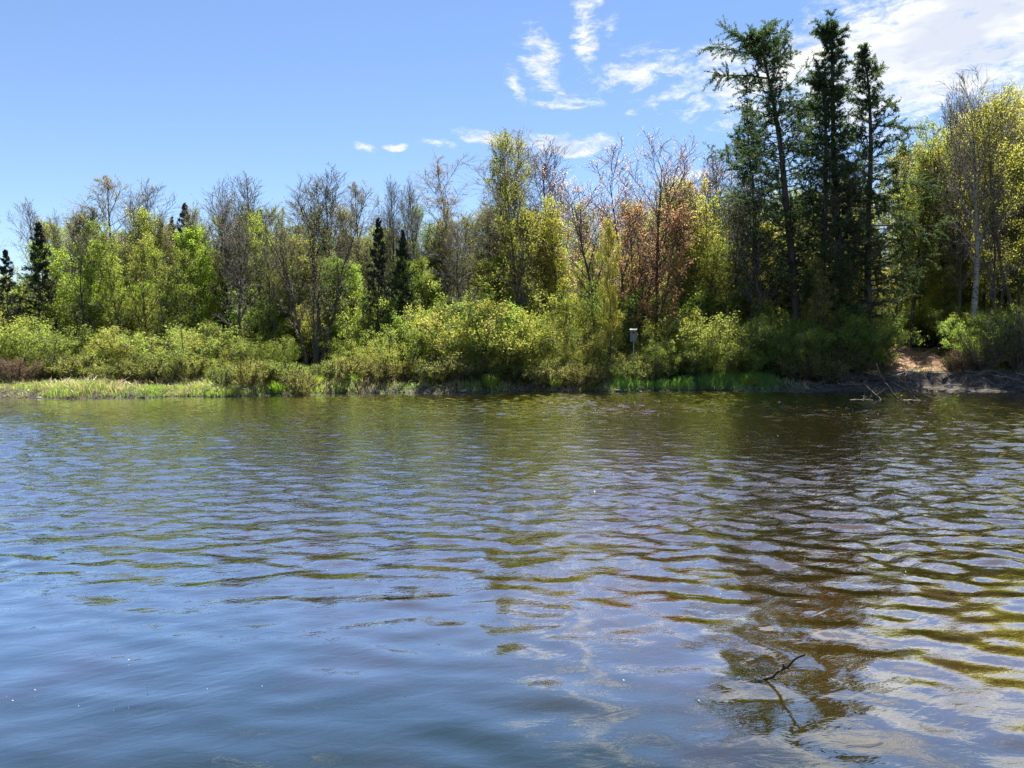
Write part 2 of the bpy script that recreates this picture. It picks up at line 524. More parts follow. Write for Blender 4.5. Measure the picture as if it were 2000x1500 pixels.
# ------------------------------------------------------------------ water
def build_water():
    ys = [-3.0, 0.0, 1.0]
    while ys[-1] < 37.5:
        y = ys[-1]
        ys.append(y + .026 + .062 * (y - 1) / 35)
    ys = np.array(ys)
    h = [0.0]
    while h[-1] < 30:
        h.append(h[-1] + .07 + .11 * min(1, h[-1] / 24))
    h = np.concatenate([np.array(h), np.geomspace(32, 300, 14)])
    xs = np.concatenate([-h[:0:-1], h])
    X, Y = np.meshgrid(xs, ys)
    rs = np.random.RandomState(4)
    Z = np.zeros_like(X)
    # gusty surface: slopes differ from patch to patch
    gust = 0.62 + .52 * vnoise(X * .22, Y * .16, 21) + .22 * vnoise(X * .6, Y * .45, 22)
    dist = np.hypot(X, Y)
    rough = np.clip(gust, .14, 1.5) * sstep(3.6, 9.0, Y + .05 * X)
    rough = rough * (1 - .75 * sstep(1.6, .3, shore(X) - Y + .6 * vnoise(X * .3, Y * .2, 27)))
    rough = rough + .10
    for i in range(64):
        lam = .17 * (.72 / .17) ** rs.uniform() if i < 56 else rs.uniform(.8, 1.6)
        th = rs.normal(0, .95) + .15
        kx, ky = 2 * np.pi / lam * math.sin(th), 2 * np.pi / lam * math.cos(th)
        slope = .052 if i < 56 else .012
        ph = rs.uniform(0, 6.28)
        w = kx * X + ky * Y + ph + .5 * vnoise(X * .8 / lam ** .5, Y * .8 / lam ** .5, 40 + i % 5)
        Z += slope * lam / (2 * np.pi) * np.sin(w)
    Z *= rough
    Z[:, np.abs(xs) > 31] = 0
    V = np.stack([X, Y, Z], -1).reshape(-1, 3)
    nx, ny = len(xs), len(ys)
    i = np.arange(nx - 1)[None, :] + np.arange(ny - 1)[:, None] * nx
    f = np.stack([i, i + 1, i + 1 + nx, i + nx], -1)
    b = Buf()
    b.add(V, f, 0, True)
    m, t = new_mat('river_water')
    g = nd(t, 'ShaderNodeNewGeometry')
    pos = g.outputs['Position']
    bmp = nd(t, 'ShaderNodeBump')
    bmp.inputs['Strength'].default_value = 1.0
    bmp.inputs['Distance'].default_value = 1.0
    try:
        bmp.inputs['Filter Width'].default_value = .15
    except KeyError:
        pass
    sp = nd(t, 'ShaderNodeSeparateXYZ')
    t.links.new(pos, sp.inputs[0])
    fine = noise(t, mapping(t, pos, rot=(0, 0, R(34)), scale=(.26, .065, 1), kind='TEXTURE'), 1.0, 1, .5, .35)
    chop = noise(t, mapping(t, pos, rot=(0, 0, R(8)), scale=(.22, .10, 1), kind='TEXTURE'), 1.0, 3, .6, .6)
    windy = maprange(t, sp.outputs[1], 4.5, 11.0, .12, 1.0)
    hgt = mth(t, 'ADD', mth(t, 'MULTIPLY', mth(t, 'MULTIPLY', fine, maprange(t, noise(t, pos, .55, 2, .5), .45, .68, .03, 1.0)), .0020), mth(t, 'MULTIPLY', mth(t, 'MULTIPLY', chop, windy), .0145))
    t.links.new(hgt, bmp.inputs['Height'])
    nrm = bmp.outputs[0]
    fr = nd(t, 'ShaderNodeLayerWeight')
    fr.inputs['Blend'].default_value = .5
    t.links.new(nrm, fr.inputs['Normal'])
    refl = maprange(t, fr.outputs['Facing'], .31, .93, .015, .98)
    gl = nd(t, 'ShaderNodeBsdfGlossy')
    gl.inputs['Roughness'].default_value = .01
    gl.inputs['Color'].default_value = (.98, .99, 1, 1)
    t.links.new(nrm, gl.inputs['Normal'])
    tp = nd(t, 'ShaderNodeBsdfTransparent')
    tp.inputs['Color'].default_value = (.50, .425, .15, 1)
    mx = nd(t, 'ShaderNodeMixShader')
    t.links.new(refl, mx.inputs[0])
    t.links.new(tp.outputs[0], mx.inputs[1])
    t.links.new(gl.outputs[0], mx.inputs[2])
    finish(t, mx.outputs[0])
    o = link('water', b.mesh('water', [m]))
    tag(o, kind='structure')


build_water()


# ------------------------------------------------------------------ plants: skeleton growing
def polyline(rng, start, d0, length, k, up, wob, droop_end=0.0):
    """start (M,3), d0 (M,3), length (M,) -> (M,k,3)"""
    Mn = len(start)
    P = np.zeros((Mn, k, 3))
    P[:, 0] = start
    d = unit(d0)
    up = np.broadcast_to(np.asarray(up, float), (Mn,))
    for j in range(1, k):
        d = d + rng.normal(size=(Mn, 3)) * wob
        d[:, 2] += up - droop_end * (j / (k - 1)) ** 2
        d = unit(d)
        P[:, j] = P[:, j - 1] + d * (length / (k - 1))[:, None]
    return P


def sample(P, idx, t):
    k = P.shape[1]
    f = np.clip(t, 0, .9999) * (k - 1)
    i = f.astype(int)
    w = (f - i)[:, None]
    a, b = P[idx, i], P[idx, i + 1]
    return a * (1 - w) + b * w, unit(b - a)


def side_dir(rng, T, angle, az=None):
    n = len(T)
    ref = np.where(np.abs(T[:, 2:3]) < .9, np.array([[0, 0, 1.]]), np.array([[1., 0, 0]]))
    a1 = unit(np.cross(T, ref))
    a2 = np.cross(T, a1)
    if az is None:
        az = rng.uniform(0, 2 * np.pi, n)
    s = np.cos(az)[:, None] * a1 + np.sin(az)[:, None] * a2
    return np.cos(angle)[:, None] * T + np.sin(angle)[:, None] * s


def taper(P, r0, r1, p=1.0):
    k = P.shape[1]
    t = np.linspace(0, 1, k)[None, :] ** p
    r0 = np.broadcast_to(np.asarray(r0, float), (len(P),))[:, None]
    return r0 * (1 - t) + np.broadcast_to(np.asarray(r1, float), (len(P),))[:, None] * t


def grow(seed, H, stems, r0, t0, n1, ang1, len1, up1, n2, len2, n3, len3, nleaf, leaf, aspect=.62,
         ang2=(.5, 1.0), up2=.08, droop=0.0, stem_wob=.05, lean=0.0, twig_r=.007, fork=None, leaf2=0, jitter=.10,
         lean_dir=None, stem_spread=0.0, k0=9, tip_only=False, flat=0.0, needle=False, path=None, twig3=True):
    """returns (trunk mesh data, crown mesh data): level 0 and 1 wood; twigs and leaves"""
    rng = np.random.default_rng(seed)
    if path is not None:
        stemP = np.asarray(path, float)[None]
    else:
        S = stems
        a = rng.uniform(0, 6.28) + np.arange(S) * 2 * np.pi / S + rng.normal(0, .35, S)
        base = np.stack([np.cos(a), np.sin(a), 0 * a], -1) * (r0 * 1.3 if S > 1 else 0) * rng.uniform(.5, 1.5, S)[:, None]
        inc = rng.uniform(.4, 1.0, S) * stem_spread
        d0 = np.stack([np.cos(a) * np.sin(inc), np.sin(a) * np.sin(inc), np.cos(inc)], -1)
        if lean_dir is not None:
            d0 = d0 + np.array(lean_dir)[None] * lean
        L = H * rng.uniform(.78, 1.0, S) if S > 1 else np.array([H])
        stemP = polyline(rng, base, d0, L, k0, .03 if stem_spread < .6 else .05, stem_wob)
    S = len(stemP)
    rr = np.array([r0]) if S == 1 else r0 * rng.uniform(.5, 1.0, S)
    wood, crown = Buf(), Buf()
    wood.tubes(stemP, taper(stemP, rr, .012, .85), 8 if S < 4 else 5)
    # level 1
    m = n1 * S
    idx = np.repeat(np.arange(S), n1)
    t = t0 + (1 - t0) * (np.tile(np.arange(n1), S) + rng.uniform(0, 1, m)) / n1
    p, T = sample(stemP, idx, t)
    tt = (t - t0) / (1 - t0)
    ang = ang1[0] + (ang1[1] - ang1[0]) * tt + rng.normal(0, .12, m)
    L1 = H * len1(tt) * rng.uniform(.6, 1.2, m)
    b1 = polyline(rng, p, side_dir(rng, T, ang, rng.uniform(0, .6, m) + np.arange(m) * 2.4), L1, 6, up1, .10, droop)
    rad1 = np.clip(rr[idx] * (1 - t) * .55, .011, None)
    wood.tubes(b1, taper(b1, rad1, twig_r), 5)
    # level 2
    m2 = len(b1) * n2
    idx = np.repeat(np.arange(len(b1)), n2)
    t = .18 + .82 * (np.tile(np.arange(n2), len(b1)) + rng.uniform(0, 1, m2)) / n2
    p, T = sample(b1, idx, t)
    L2 = L1[idx] * len2 * rng.uniform(.5, 1.2, m2) * (1.15 - .6 * t)
    b2 = polyline(rng, p, side_dir(rng, T, rng.uniform(ang2[0], ang2[1], m2)), L2, 4, up2, .13, droop * 1.5)
    crown.tubes(b2, taper(b2, np.clip(rad1[idx] * .5, twig_r, .03), twig_r * .7), 3, 0)
    # level 3
    ends = b2
    if n3:
        m3 = len(b2) * n3
        idx = np.repeat(np.arange(len(b2)), n3)
        t = .2 + .8 * (np.tile(np.arange(n3), len(b2)) + rng.uniform(0, 1, m3)) / n3
        p, T = sample(b2, idx, t)
        L3 = np.clip(L2[idx] * len3 * rng.uniform(.5, 1.3, m3), .08, None)
        b3 = polyline(rng, p, side_dir(rng, T, rng.uniform(.35, .9, m3)), L3, 3, up2, .12, droop * 2)
        if twig3:
            crown.tubes(b3, taper(b3, twig_r * .8, twig_r * .45), 3, 0)
        ends = b3
    if nleaf:
        wgt = rng.lognormal(0, .9, len(ends))
        idx = rng.choice(len(ends), nleaf, p=wgt / wgt.sum())
        t = rng.uniform(.55 if tip_only else .1, 1.0, nleaf)
        p, T = sample(ends, idx, t)
        if leaf2:
            i2 = rng.integers(0, len(b2), leaf2)
            p2, T2 = sample(b2, i2, rng.uniform(.2, 1, leaf2))
            p, T = np.concatenate([p, p2]), np.concatenate([T, T2])
        p = p + rng.normal(size=p.shape) * jitter
        if needle:
            crown.leaves(rng, p, leaf, 1, aspect, axis=T * .9, spread=.55)
        else:
            crown.leaves(rng, p, leaf, 1, aspect, flat=flat)
    return wood, crown


class Proto:
    def __init__(self, name, H, gen, bark, leafm, twig=None):
        wood, crown = gen
        self.H = H
        self.trunk = wood.mesh(name + '_trunk', [M[bark]])
        self.crown = crown.mesh(name + '_crown', [M[twig or bark], M[leafm]])
        self.defaults = (bark, twig or bark, leafm)


def c_round(a, peak=.35):
    return lambda t: a * (np.sin(np.pi * np.clip(.12 + .88 * t, 0, 1) ** .8) * .85 + .15)


def c_cone(a):
    return lambda t: a * np.clip(1.02 - t, .02, 1) ** .8


def c_col(a):
    return lambda t: a * (.55 + .45 * np.sin(np.pi * (t * .9 + .05)))


P = {}
# slender leafy trees (aspen, alder, young maple)
for i in range(4):
    P['aspen%d' % i] = Proto('aspen', 10, grow(100 + i, 10, 1, .11, .22 + .05 * i, 30, (1.0, .45), c_col(.22 + .03 * (i % 2)), .08,
                             7, .5, 4, .6, 15000, .10, leaf2=2500, jitter=.13, stem_wob=.05, twig3=False), 'bark', 'fresh')
for i in range(3):
    P['airy%d' % i] = Proto('airy', 10, grow(130 + i, 10, 1 + (i == 2), .12, .24, 28, (.9, .4), c_col(.23), .09,
                            8, .5, 5, .6, 8500, .09, leaf2=900, jitter=.10, stem_wob=.06, twig_r=.0095, stem_spread=.2), 'bark', 'fresh')
# two-stemmed leafy trees, wider
for i in range(2):
    P['leafy%d' % i] = Proto('leafy', 9, grow(120 + i, 9, 3, .12, .25, 15, (.95, .5), c_round(.27), .06,
                             6, .5, 5, .6, 19000, .105, leaf2=2500, jitter=.15, stem_spread=.28, twig3=False), 'bark', 'fresh')
P['tallleafy'] = Proto('tallleafy', 16, grow(126, 16, 2, .2, .25, 30, (.85, .4), c_col(.19), .09,
                       9, .48, 5, .6, 21000, .105, leaf2=2500, jitter=.13, stem_spread=.2, twig_r=.010), 'bark', 'yellow')
# leafless trees with upswept fans of twigs
for i in range(3):
    P['bare%d' % i] = Proto('bare', 11, grow(140 + i, 11, 1, .12, .28, 28, (.75, .35), c_col(.25), .10,
                            10, .5, 5, .55, 1200, .055, up2=.10, twig_r=.010, jitter=.03, tip_only=True, stem_wob=.05), 'bark', 'budgreen', 'twig_grey')
P['barefan'] = Proto('barefan', 11, grow(151, 11, 4, .13, .2, 17, (.6, .3), c_col(.22), .07,
                     8, .5, 4, .55, 4200, .055, up2=.08, twig_r=.010, jitter=.05, stem_spread=.30, stem_wob=.06), 'bark', 'budgreen')
# birches with fine hanging twigs
for i in range(2):
    P['birch%d' % i] = Proto('birch', 13, grow(160 + i, 13, 1 + i, .13, .38, 26, (.75, .3), c_col(.21), .06,
                             9, .48, 5, .7, 7500, .05, up2=.02, droop=.10, twig_r=.009, jitter=.05, stem_spread=.25, stem_wob=.045), 'birch', 'bud', 'twig_grey')
P['budround'] = Proto('budround', 11, grow(165, 11, 1, .13, .40, 26, (1.0, .4), c_round(.26), .06,
                      9, .5, 5, .65, 5000, .055, up2=.04, droop=.05, twig_r=.007, jitter=.05), 'bark_grey', 'bud', 'twig_grey')
# red budding maples
for i in range(2):
    P['maple%d' % i] = Proto('maple', 12, grow(170 + i, 12, 4, .17, .34, 15, (.7, .35), c_col(.25), .11,
                             9, .5, 4, .6, 9000, .048, up2=.13, twig_r=.010, jitter=.06, stem_spread=.36, tip_only=True), 'bark', 'redbud', 'bark_red')
P['bigbirch'] = Proto('bigbirch', 13, grow(168, 13, 1, .24, .36, 30, (.8, .35), c_col(.24), .05,
                      9, .48, 5, .65, 1500, .05, up2=.06, twig_r=.010, jitter=.05, stem_wob=.07), 'birch', 'bud', 'twig_grey')
# spruces
for i in range(2):
    P['spruce%d' % i] = Proto('spruce', 11, grow(180 + i, 11, 1, .13, .06, 120, (1.6, 1.1), c_cone(.27 - .03 * i), .02,
                              10, .45, 0, .5, 30000, .14, .30, ang2=(.5, .9), up2=-.03, droop=.05, jitter=.05, needle=True, stem_wob=.01), 'bark', 'needle_dark')
# shrubs
for i in range(4):
    P['willow%d' % i] = Proto('willow', 3.2, grow(200 + i, 3.2, 15, .035, .18, 7, (.7, .4), c_col(.22), .05,
                              5, .6, 3, .7, 8000, .078, .5, leaf2=1500, jitter=.09, stem_spread=.85, stem_wob=.07, twig_r=.005, twig3=False), 'bark_grey', 'willow')
for i in range(3):
    P['low%d' % i] = Proto('low', 1.1, grow(220 + i, 1.1, 26, .014, .2, 6, (.7, .4), c_col(.28), .04,
                           4, .6, 0, .7, 4200, .042, .5, jitter=.05, stem_spread=.95, stem_wob=.09, twig_r=.004), 'bark', 'olive')
P['thicket'] = Proto('thicket', 2.6, grow(231, 2.6, 30, .02, .2, 7, (.6, .35), c_col(.2), .05,
                     5, .6, 2, .6, 3000, .05, .5, jitter=.06, stem_spread=.75, stem_wob=.07, twig_r=.005), 'bark_grey', 'budgreen')


# ------------------------------------------------------------------ placing plants
KIND = {'aspen': ('aspen_tree', 'tree'), 'leafy': ('leafy_tree', 'tree'), 'airy': ('thin_leaved_tree', 'tree'), 'tallleafy': ('leafy_tree', 'tree'), 'bare': ('bare_tree', 'tree'), 'barefan': ('bare_tree', 'tree'),
        'birch': ('birch_tree', 'tree'), 'bigbirch': ('birch_tree', 'tree'), 'budround': ('budding_tree', 'tree'), 'maple': ('maple_tree', 'tree'), 'spruce': ('spruce_tree', 'tree'),
        'willow': ('willow_shrub', 'shrub'), 'low': ('low_shrub', 'shrub'), 'thicket': ('twiggy_shrub', 'shrub')}
PLACED = []       # (object, px, look, group) labels are written at the end
rnd = random.Random(7)


def set_mat(o, slot, m):
    o.material_slots[slot].link = 'OBJECT'
    o.material_slots[slot].material = m


def plant(proto, px, D, top=None, height=None, leafm=None, barkm=None, twigm=None, wide=1.0, rz=None, label=None, group=None, look=None, tilt=None):
    pr = P[proto]
    x = (px - 1000) / F_PX * D / math.cos(PITCH)
    gz = float(ground_z(x, D))
    if height is None:
        height = at(px, top, D).z - gz
    s = height / pr.H
    name, cat = KIND[proto.rstrip('0123456789')]
    e = bpy.data.objects.new(name, None)
    COL.objects.link(e)
    e.empty_display_size = .3
    e.location = (x, D, gz - .04)
    e.rotation_euler = (tilt[0] if tilt else 0, tilt[1] if tilt else 0, rnd.uniform(0, 6.28) if rz is None else rz)
    e.scale = (s * wide, s * wide, s)
    tr = link('trunk' if cat == 'tree' else 'stems', pr.trunk, e)
    cr = link('crown', pr.crown, e)
    if barkm:
        set_mat(tr, 0, M[barkm])
        set_mat(cr, 0, M[twigm or barkm])
    elif twigm:
        set_mat(cr, 0, M[twigm])
    if leafm:
        set_mat(cr, 1, M[leafm])
    e['category'] = cat
    if label:
        e['label'] = label
        if group:
            e['group'] = group
    else:
        PLACED.append((e, px, look or name.replace('_', ' '), group or (name.replace('_', ' ') + 's of the far bank')))
    return e


# trees that stand out, left to right (pixel of the foot, distance, pixel row of the top)
plant('bare0', -12, 44, 432, label='leafless slender tree cut by the left edge of the view')
plant('spruce0', 78, 38.6, 436, wide=.8, label='tallest dark spruce near the left end of the bank')
plant('spruce1', 20, 39, 488, wide=.8, label='smaller dark spruce at the far left edge of the wood')
plant('bare1', 92, 42, 424, wide=.9, label='leafless grey tree leaning in front of the tallest left spruce', tilt=(0, -.06))
plant('bare2', 118, 45, 446, wide=.6, label='thin leafless tree directly right of the tallest left spruce')
plant('leafy0', 172, 40, 440, leafm='bright', wide=1.0, label='bright green broad leafy tree right of the left spruces')
plant('budround', 212, 46, 360, wide=1.45, label='wide bare crown rising above the bright green tree at left')
plant('bare1', 285, 46, 388, wide=1.3, twigm='twig_grey', label='bare twiggy crown right of the wide bare crown at left')
plant('airy0', 248, 38.5, 470, label='fresh green slender tree with dark trunk right of the bright green tree')
plant('airy1', 292, 38.6, 486, label='fresh green tree leaning over the left shrubs, middle of three')
plant('airy2', 342, 38.0, 505, leafm='bright', label='light green tree with dark forked trunk left of the leaning bare tree')
plant('spruce1', 366, 43, 398, wide=.7, label='narrow dark conifer poking above the green trees at left')
plant('spruce1', 344, 48, 424, wide=.6, label='short dark conifer left of the narrow poking conifer')
plant('bare0', 474, 37.2, 425, wide=1.2, leafm='budgreen', tilt=(0, -.17), label='dark bare tree leaning left with trunk down to the shrubs')
plant('bare2', 440, 45, 396, wide=1.3, label='grey bare tree behind the left-leaning dark bare tree')
plant('bare1', 486, 44, 380, wide=1.3, label='tall bare twiggy tree right of the left-leaning dark bare tree')
plant('aspen3', 522, 42, 446, leafm='fresh', label='fresh green tree between the leaning bare tree and the fan-shaped bare tree')
plant('spruce1', 513, 50, 410, wide=.7, label='thin dark spruce tip above the green tree left of the fan-shaped bare tree')
plant('barefan', 612, 37.2, 372, wide=1.25, label='large many-stemmed fan-shaped bare tree with dark trunks', rz=.6)
plant('bare0', 572, 45, 384, wide=1.35, label='bare tree behind the left side of the fan-shaped bare tree')
plant('bare2', 655, 45, 372, wide=1.35, label='bare tree behind the right side of the fan-shaped bare tree')
plant('budround', 697, 48, 372, wide=1.05, label='rounded budding crown right of the fan-shaped bare tree')
plant('spruce0', 738, 39.4, 428, wide=.7, label='dark pointed spruce, left of the middle pair')
plant('spruce1', 787, 40, 450, wide=.75, label='dark pointed spruce, right of the middle pair')
plant('bare1', 762, 41, 388, wide=.8, label='slender bare tree standing before the middle pair of spruces')
plant('bare2', 800, 45, 394, wide=.75, label='slender bare tree just right of the middle pair of spruces')
plant('bare0', 828, 42, 402, wide=.7, label='bare tree with straight dark trunk right of the middle spruces')
plant('budround', 866, 44, 412, wide=.75, leafm='bud', label='brownish budding tree left of the leaning pale birch')
plant('birch0', 948, 45, 318, wide=1.5, tilt=(0, -.21), label='pale birch leaning left with arching twigs')
plant('birch0', 956, 46, 298, wide=1.25, rz=2.0, label='upright pale birch beside the leaning birch')
plant('birch1', 1008, 45, 282, wide=1.35, label='tallest budding birch of the middle skyline')
plant('spruce0', 990, 48, 400, wide=1.0, leafm='needle', label='dark green conifer behind the middle birches')
plant('airy1', 1024, 40, 305, wide=.78, leafm='fresh', label='tall green-leaved tree with dark trunk before the middle birches')
plant('bare2', 1076, 47, 328, wide=1.35, twigm='bark_red', leafm='bud', label='bare purplish crown right of the tallest middle birch')
plant('airy1', 1062, 42, 440, leafm='yellow', label='yellow-green tree right of the tall green-leaved tree')
plant('airy0', 1104, 43, 428, leafm='yellow', label='yellow-green tree below the left limbs of the red maple')
plant('maple0', 1205, 41.5, 318, wide=1.45, leafm='redbud', rz=1.0, label='wide red-budded maple with dark upswept stems')
plant('maple1', 1300, 44.5, 330, wide=1.4, label='second red-budded maple right of the widest one')
plant('bare1', 1385, 48, 345, wide=1.35, twigm='bark_red', leafm='redbud', label='pinkish bare crown left of the tamaracks')
plant('aspen0', 1190, 36.6, 470, wide=.55, leafm='yellow', label='pole-thin straight sapling tree just left of the nest box')
plant('airy2', 1262, 39.6, 430, wide=1.2, leafm='orange', label='orange-leaved tree above the nest box')
plant('airy0', 1315, 44, 400, leafm='gold', label='golden-leaved tree right of the orange-leaved tree')
plant('aspen2', 1362, 43, 395, leafm='yellow', label='yellow tree behind the shrubs right of the nest box')
plant('airy2', 1404, 41, 415, leafm='yellow', label='yellow-green twin-trunk tree left of the tamaracks')
plant('leafy0', 1452, 44, 405, leafm='gold', label='golden-leaved tree beneath the leaning tamarack')
plant('leafy1', 1545, 45, 430, leafm='gold', label='golden foliage tree behind the leaning tamarack trunk')
plant('aspen0', 1650, 46, 400, leafm='yellow', label='yellow-leaved tree behind the paired tamaracks')
plant('airy2', 1765, 45, 330, leafm='olive', label='green tree right of the straight tamarack')
plant('budround', 1800, 50, 290, wide=.7, leafm='budgreen', label='pale budding tree between the tamaracks and the white birch')
plant('bigbirch', 1896, 39.5, 212, wide=.85, rz=.4, leafm='bud', barkm='birch', twigm='twig_grey', label='white-barked birch with bare forked crown at right')
plant('bare2', 1846, 46, 245, wide=.8, label='bare grey tree left of the white-barked birch')
plant('tallleafy', 1992, 40, 128, wide=1.0, leafm='yellow', label='tallest yellow-green tree at the right edge')
plant('bare1', 1955, 43, 225, wide=.9, leafm='gold', label='sparse golden tree between the white birch and right edge')
plant('aspen3', 1940, 42, 330, leafm='fresh', label='green leafy tree under the sparse golden tree at right')
plant('airy1', 1828, 46, 380, leafm='fresh', label='green slender tree above the bare dirt slope')
plant('tallleafy', 2075, 41, 150, rz=2.0, leafm='yellow', label='yellow-green tree just past the right edge')

# the wood behind: leafy trees filling in up to the skyline
SKYLINE = [(-200, 540), (0, 570), (60, 600), (110, 600), (140, 470), (300, 450), (500, 455), (700, 465), (850, 475), (1000, 465), (1150, 425), (1300, 400), (1450, 390), (1700, 380), (1800, 350), (1900, 330), (2000, 290), (2250, 280)]


def skyline(px):
    return float(np.interp(px, [a for a, b in SKYLINE], [b for a, b in SKYLINE]))


def autumn(px):
    """leaf colours change along the bank as in the photograph"""
    u = rnd.random()
    if px < 880:
        return 'fresh' if u < .6 else ('bright' if u < .75 else 'budgreen')
    if px < 1120:
        return 'fresh' if u < .5 else 'yellow'
    if px < 1480:
        return 'yellow' if u < .6 else ('gold' if u < .8 else 'fresh')
    if px < 1760:
        return 'gold' if u < .25 else ('fresh' if u < .5 else 'yellow')
    return 'fresh' if u < .55 else 'yellow'


LOOKS = {'fresh': 'fresh green', 'bright': 'bright green', 'budgreen': 'thin-leaved olive', 'yellow': 'yellow-green', 'gold': 'golden', 'orange': 'orange-leaved', 'olive': 'olive', 'willow': 'pale green', 'brownleaf': 'brown'}
for k in range(96):
    px = -160 + (k + rnd.random()) * 2350 / 96
    D = rnd.uniform(48, 70)
    lm = autumn(px)
    plant(rnd.choice(['aspen0', 'aspen3', 'leafy0', 'airy0', 'airy1', 'airy2', 'airy1', 'airy0']), px, D, skyline(px) + rnd.uniform(0, 70), leafm=lm, wide=rnd.uniform(1.15, 1.6),
          look=LOOKS[lm] + ' back-row tree')
for k in range(62):
    px = -160 + (k + rnd.random()) * 2350 / 62
    plant(rnd.choice(['bare0', 'bare1', 'bare2']), px, rnd.uniform(38.5, 52), skyline(px) - rnd.uniform(-50, 40), wide=rnd.uniform(.8, 1.25), look='slim leafless tree')
for k in range(46):
    px = 125 + (k + rnd.random()) * 1000 / 46
    if 715 < px < 805 and rnd.random() < .6:
        continue
    lm = rnd.choice(['fresh', 'budgreen', 'willow', 'olive'])
    plant('airy%d' % rnd.randrange(3), px, rnd.uniform(43, 50), rnd.uniform(425, 490), leafm=lm, wide=rnd.uniform(.7, 1.05), look=LOOKS[lm] + ' slim inner tree')
for k, (px, D, tp, pr, lm) in enumerate([(1738, 43, 390, 'airy0', 'yellow'), (1775, 44, 330, 'airy1', 'willow'), (1812, 47, 300, 'airy2', 'yellow'), (1858, 45, 290, 'airy0', 'fresh'), (1882, 48, 270, 'airy2', 'gold'), (1925, 46, 240, 'airy1', 'yellow'), (1968, 45, 215, 'tallleafy', 'willow'), (2030, 44, 170, 'tallleafy', 'yellow'), (1790, 52, 330, 'bare1', 'bud'), (1868, 50, 250, 'bare2', 'bud'), (1915, 47, 250, 'bare0', 'budgreen')]):
    plant(pr, px, D, tp, leafm=lm, wide=.95 if pr[0] != 't' else .8, look='leafless right-stand tree' if pr[:4] == 'bare' else LOOKS[lm] + ' right-stand tree')
# understory saplings
for k in range(84):
    px = -130 + (k + rnd.random()) * 2300 / 84
    if 1735 < px < 1840 or 35 < px < 112 or 725 < px < 800:
        continue
    D = rnd.uniform(40.5, 47)
    lm = autumn(px)
    plant(rnd.choice(['aspen2', 'airy0', 'airy1', 'airy2']), px, D, rnd.uniform(470, 600) if px > 140 else rnd.uniform(560, 620), leafm=lm, wide=rnd.uniform(1.2, 1.7),
          look=LOOKS[lm] + ' sapling')

# dense green undergrowth below the trees, in two rows
for k in range(52):
    px = -150 + (k + rnd.random()) * 2320 / 52
    lm = autumn(px)
    plant('willow%d' % rnd.randrange(4), px, rnd.uniform(52, 60), height=rnd.uniform(4.2, 6.2), wide=rnd.uniform(1.0, 1.4), leafm=lm, look=LOOKS[lm] + ' tall undergrowth shrub')
for k in range(44):
    px = -140 + (k + rnd.random()) * 1680 / 44
    lm = 'willow' if rnd.random() < .4 else 'fresh'
    plant('willow%d' % rnd.randrange(4), px, rnd.uniform(39.8, 43), top=rnd.uniform(545, 625), wide=rnd.uniform(.9, 1.25), leafm=lm, look=LOOKS[lm] + ' tall rear shrub')
for k in range(9):
    px = 1495 + (k + rnd.random()) * 225 / 9
    lm = ['yellow', 'gold', 'fresh'][k % 3]
    plant('airy%d' % (k % 3), px, rnd.uniform(37.6, 40.5), top=rnd.uniform(520, 610), wide=1.3, leafm=lm, look=LOOKS[lm] + ' sapling among the tamarack trunks')
# shrub belt
plant('willow0', 925, 36.8, 582, wide=1.35, label='big rounded pale willow shrub in the middle of the bank')
plant('willow1', 1345, 37.6, 612, wide=1.3, label='large yellow-green shrub right of the nest box', leafm='fresh')
plant('willow2', 1455, 38, 622, wide=1.2, label='pale green shrub below the leaning tamarack', leafm='willow')
plant('thicket', 1985, 36.2, 600, wide=1.3, label='tall twiggy grey-green shrub at the right edge of the bank')
plant('thicket', 1925, 36.0, 640, wide=1.2, leafm='fresh', label='twiggy shrub right of the bare dirt slope')
plant('willow3', 1900, 39.5, 610, wide=1.0, leafm='fresh', label='leafy shrub at the top right of the dirt slope')
LIM = [(-150, 610), (0, 600), (100, 640), (200, 650), (330, 640), (400, 600), (445, 690), (490, 700), (530, 640), (585, 695), (645, 695), (700, 640), (760, 640), (850, 605), (930, 585), (1000, 595), (1060, 620), (1150, 645), (1205, 690), (1240, 700), (1275, 650), (1340, 612), (1450, 625), (1560, 640)]
for k in range(74):
    px = -140 + (k + rnd.random()) * 1690 / 74
    left = px < 420
    D = rnd.uniform(34.4, 39.5) if left else rnd.uniform(35.6, 39.5)
    if 1195 < px < 1275:
        D = max(D, 37.5)
    lm = 'willow' if rnd.random() < .62 else 'fresh'
    plant('willow%d' % rnd.randrange(4), px, D, top=float(np.interp(px, [a for a, b in LIM], [b for a, b in LIM])) + rnd.choice([-12, 0, 10, 25, 45]) * (1 if D < 38.3 else .4), wide=rnd.uniform(1.05, 1.45), leafm=lm, look=LOOKS[lm] + ' willow shrub')
for k in range(18):
    px = 1530 + (k + rnd.random()) * 165 / 18
    plant('willow%d' % rnd.randrange(4), px, rnd.uniform(37.3, 41), height=rnd.uniform(1.8, 3.2), wide=1.1, leafm='fresh', look='shaded green shrub')
for k in range(9):
    px = 1872 + (k + rnd.random()) * 240 / 9
    plant(rnd.choice(['willow0', 'willow2', 'thicket']), px, rnd.uniform(36.5, 41), height=rnd.uniform(1.8, 3.0), wide=1.1, leafm='fresh', look='right-bank green shrub')
for k in range(14):
    px = 1735 + (k + rnd.random()) * 120 / 14
    plant('willow%d' % rnd.randrange(4), px, rnd.uniform(45, 50), height=rnd.uniform(2.0, 3.6), wide=1.2, leafm='fresh', look='hilltop green shrub')
plant('low1', 1256, 35.5, height=1.35, wide=1.1, leafm='fresh', label='low green shrub right beside the foot of the nest box pole')
plant('low2', 1216, 35.6, height=1.3, wide=1.0, leafm='willow', label='low pale shrub left beside the foot of the nest box pole')
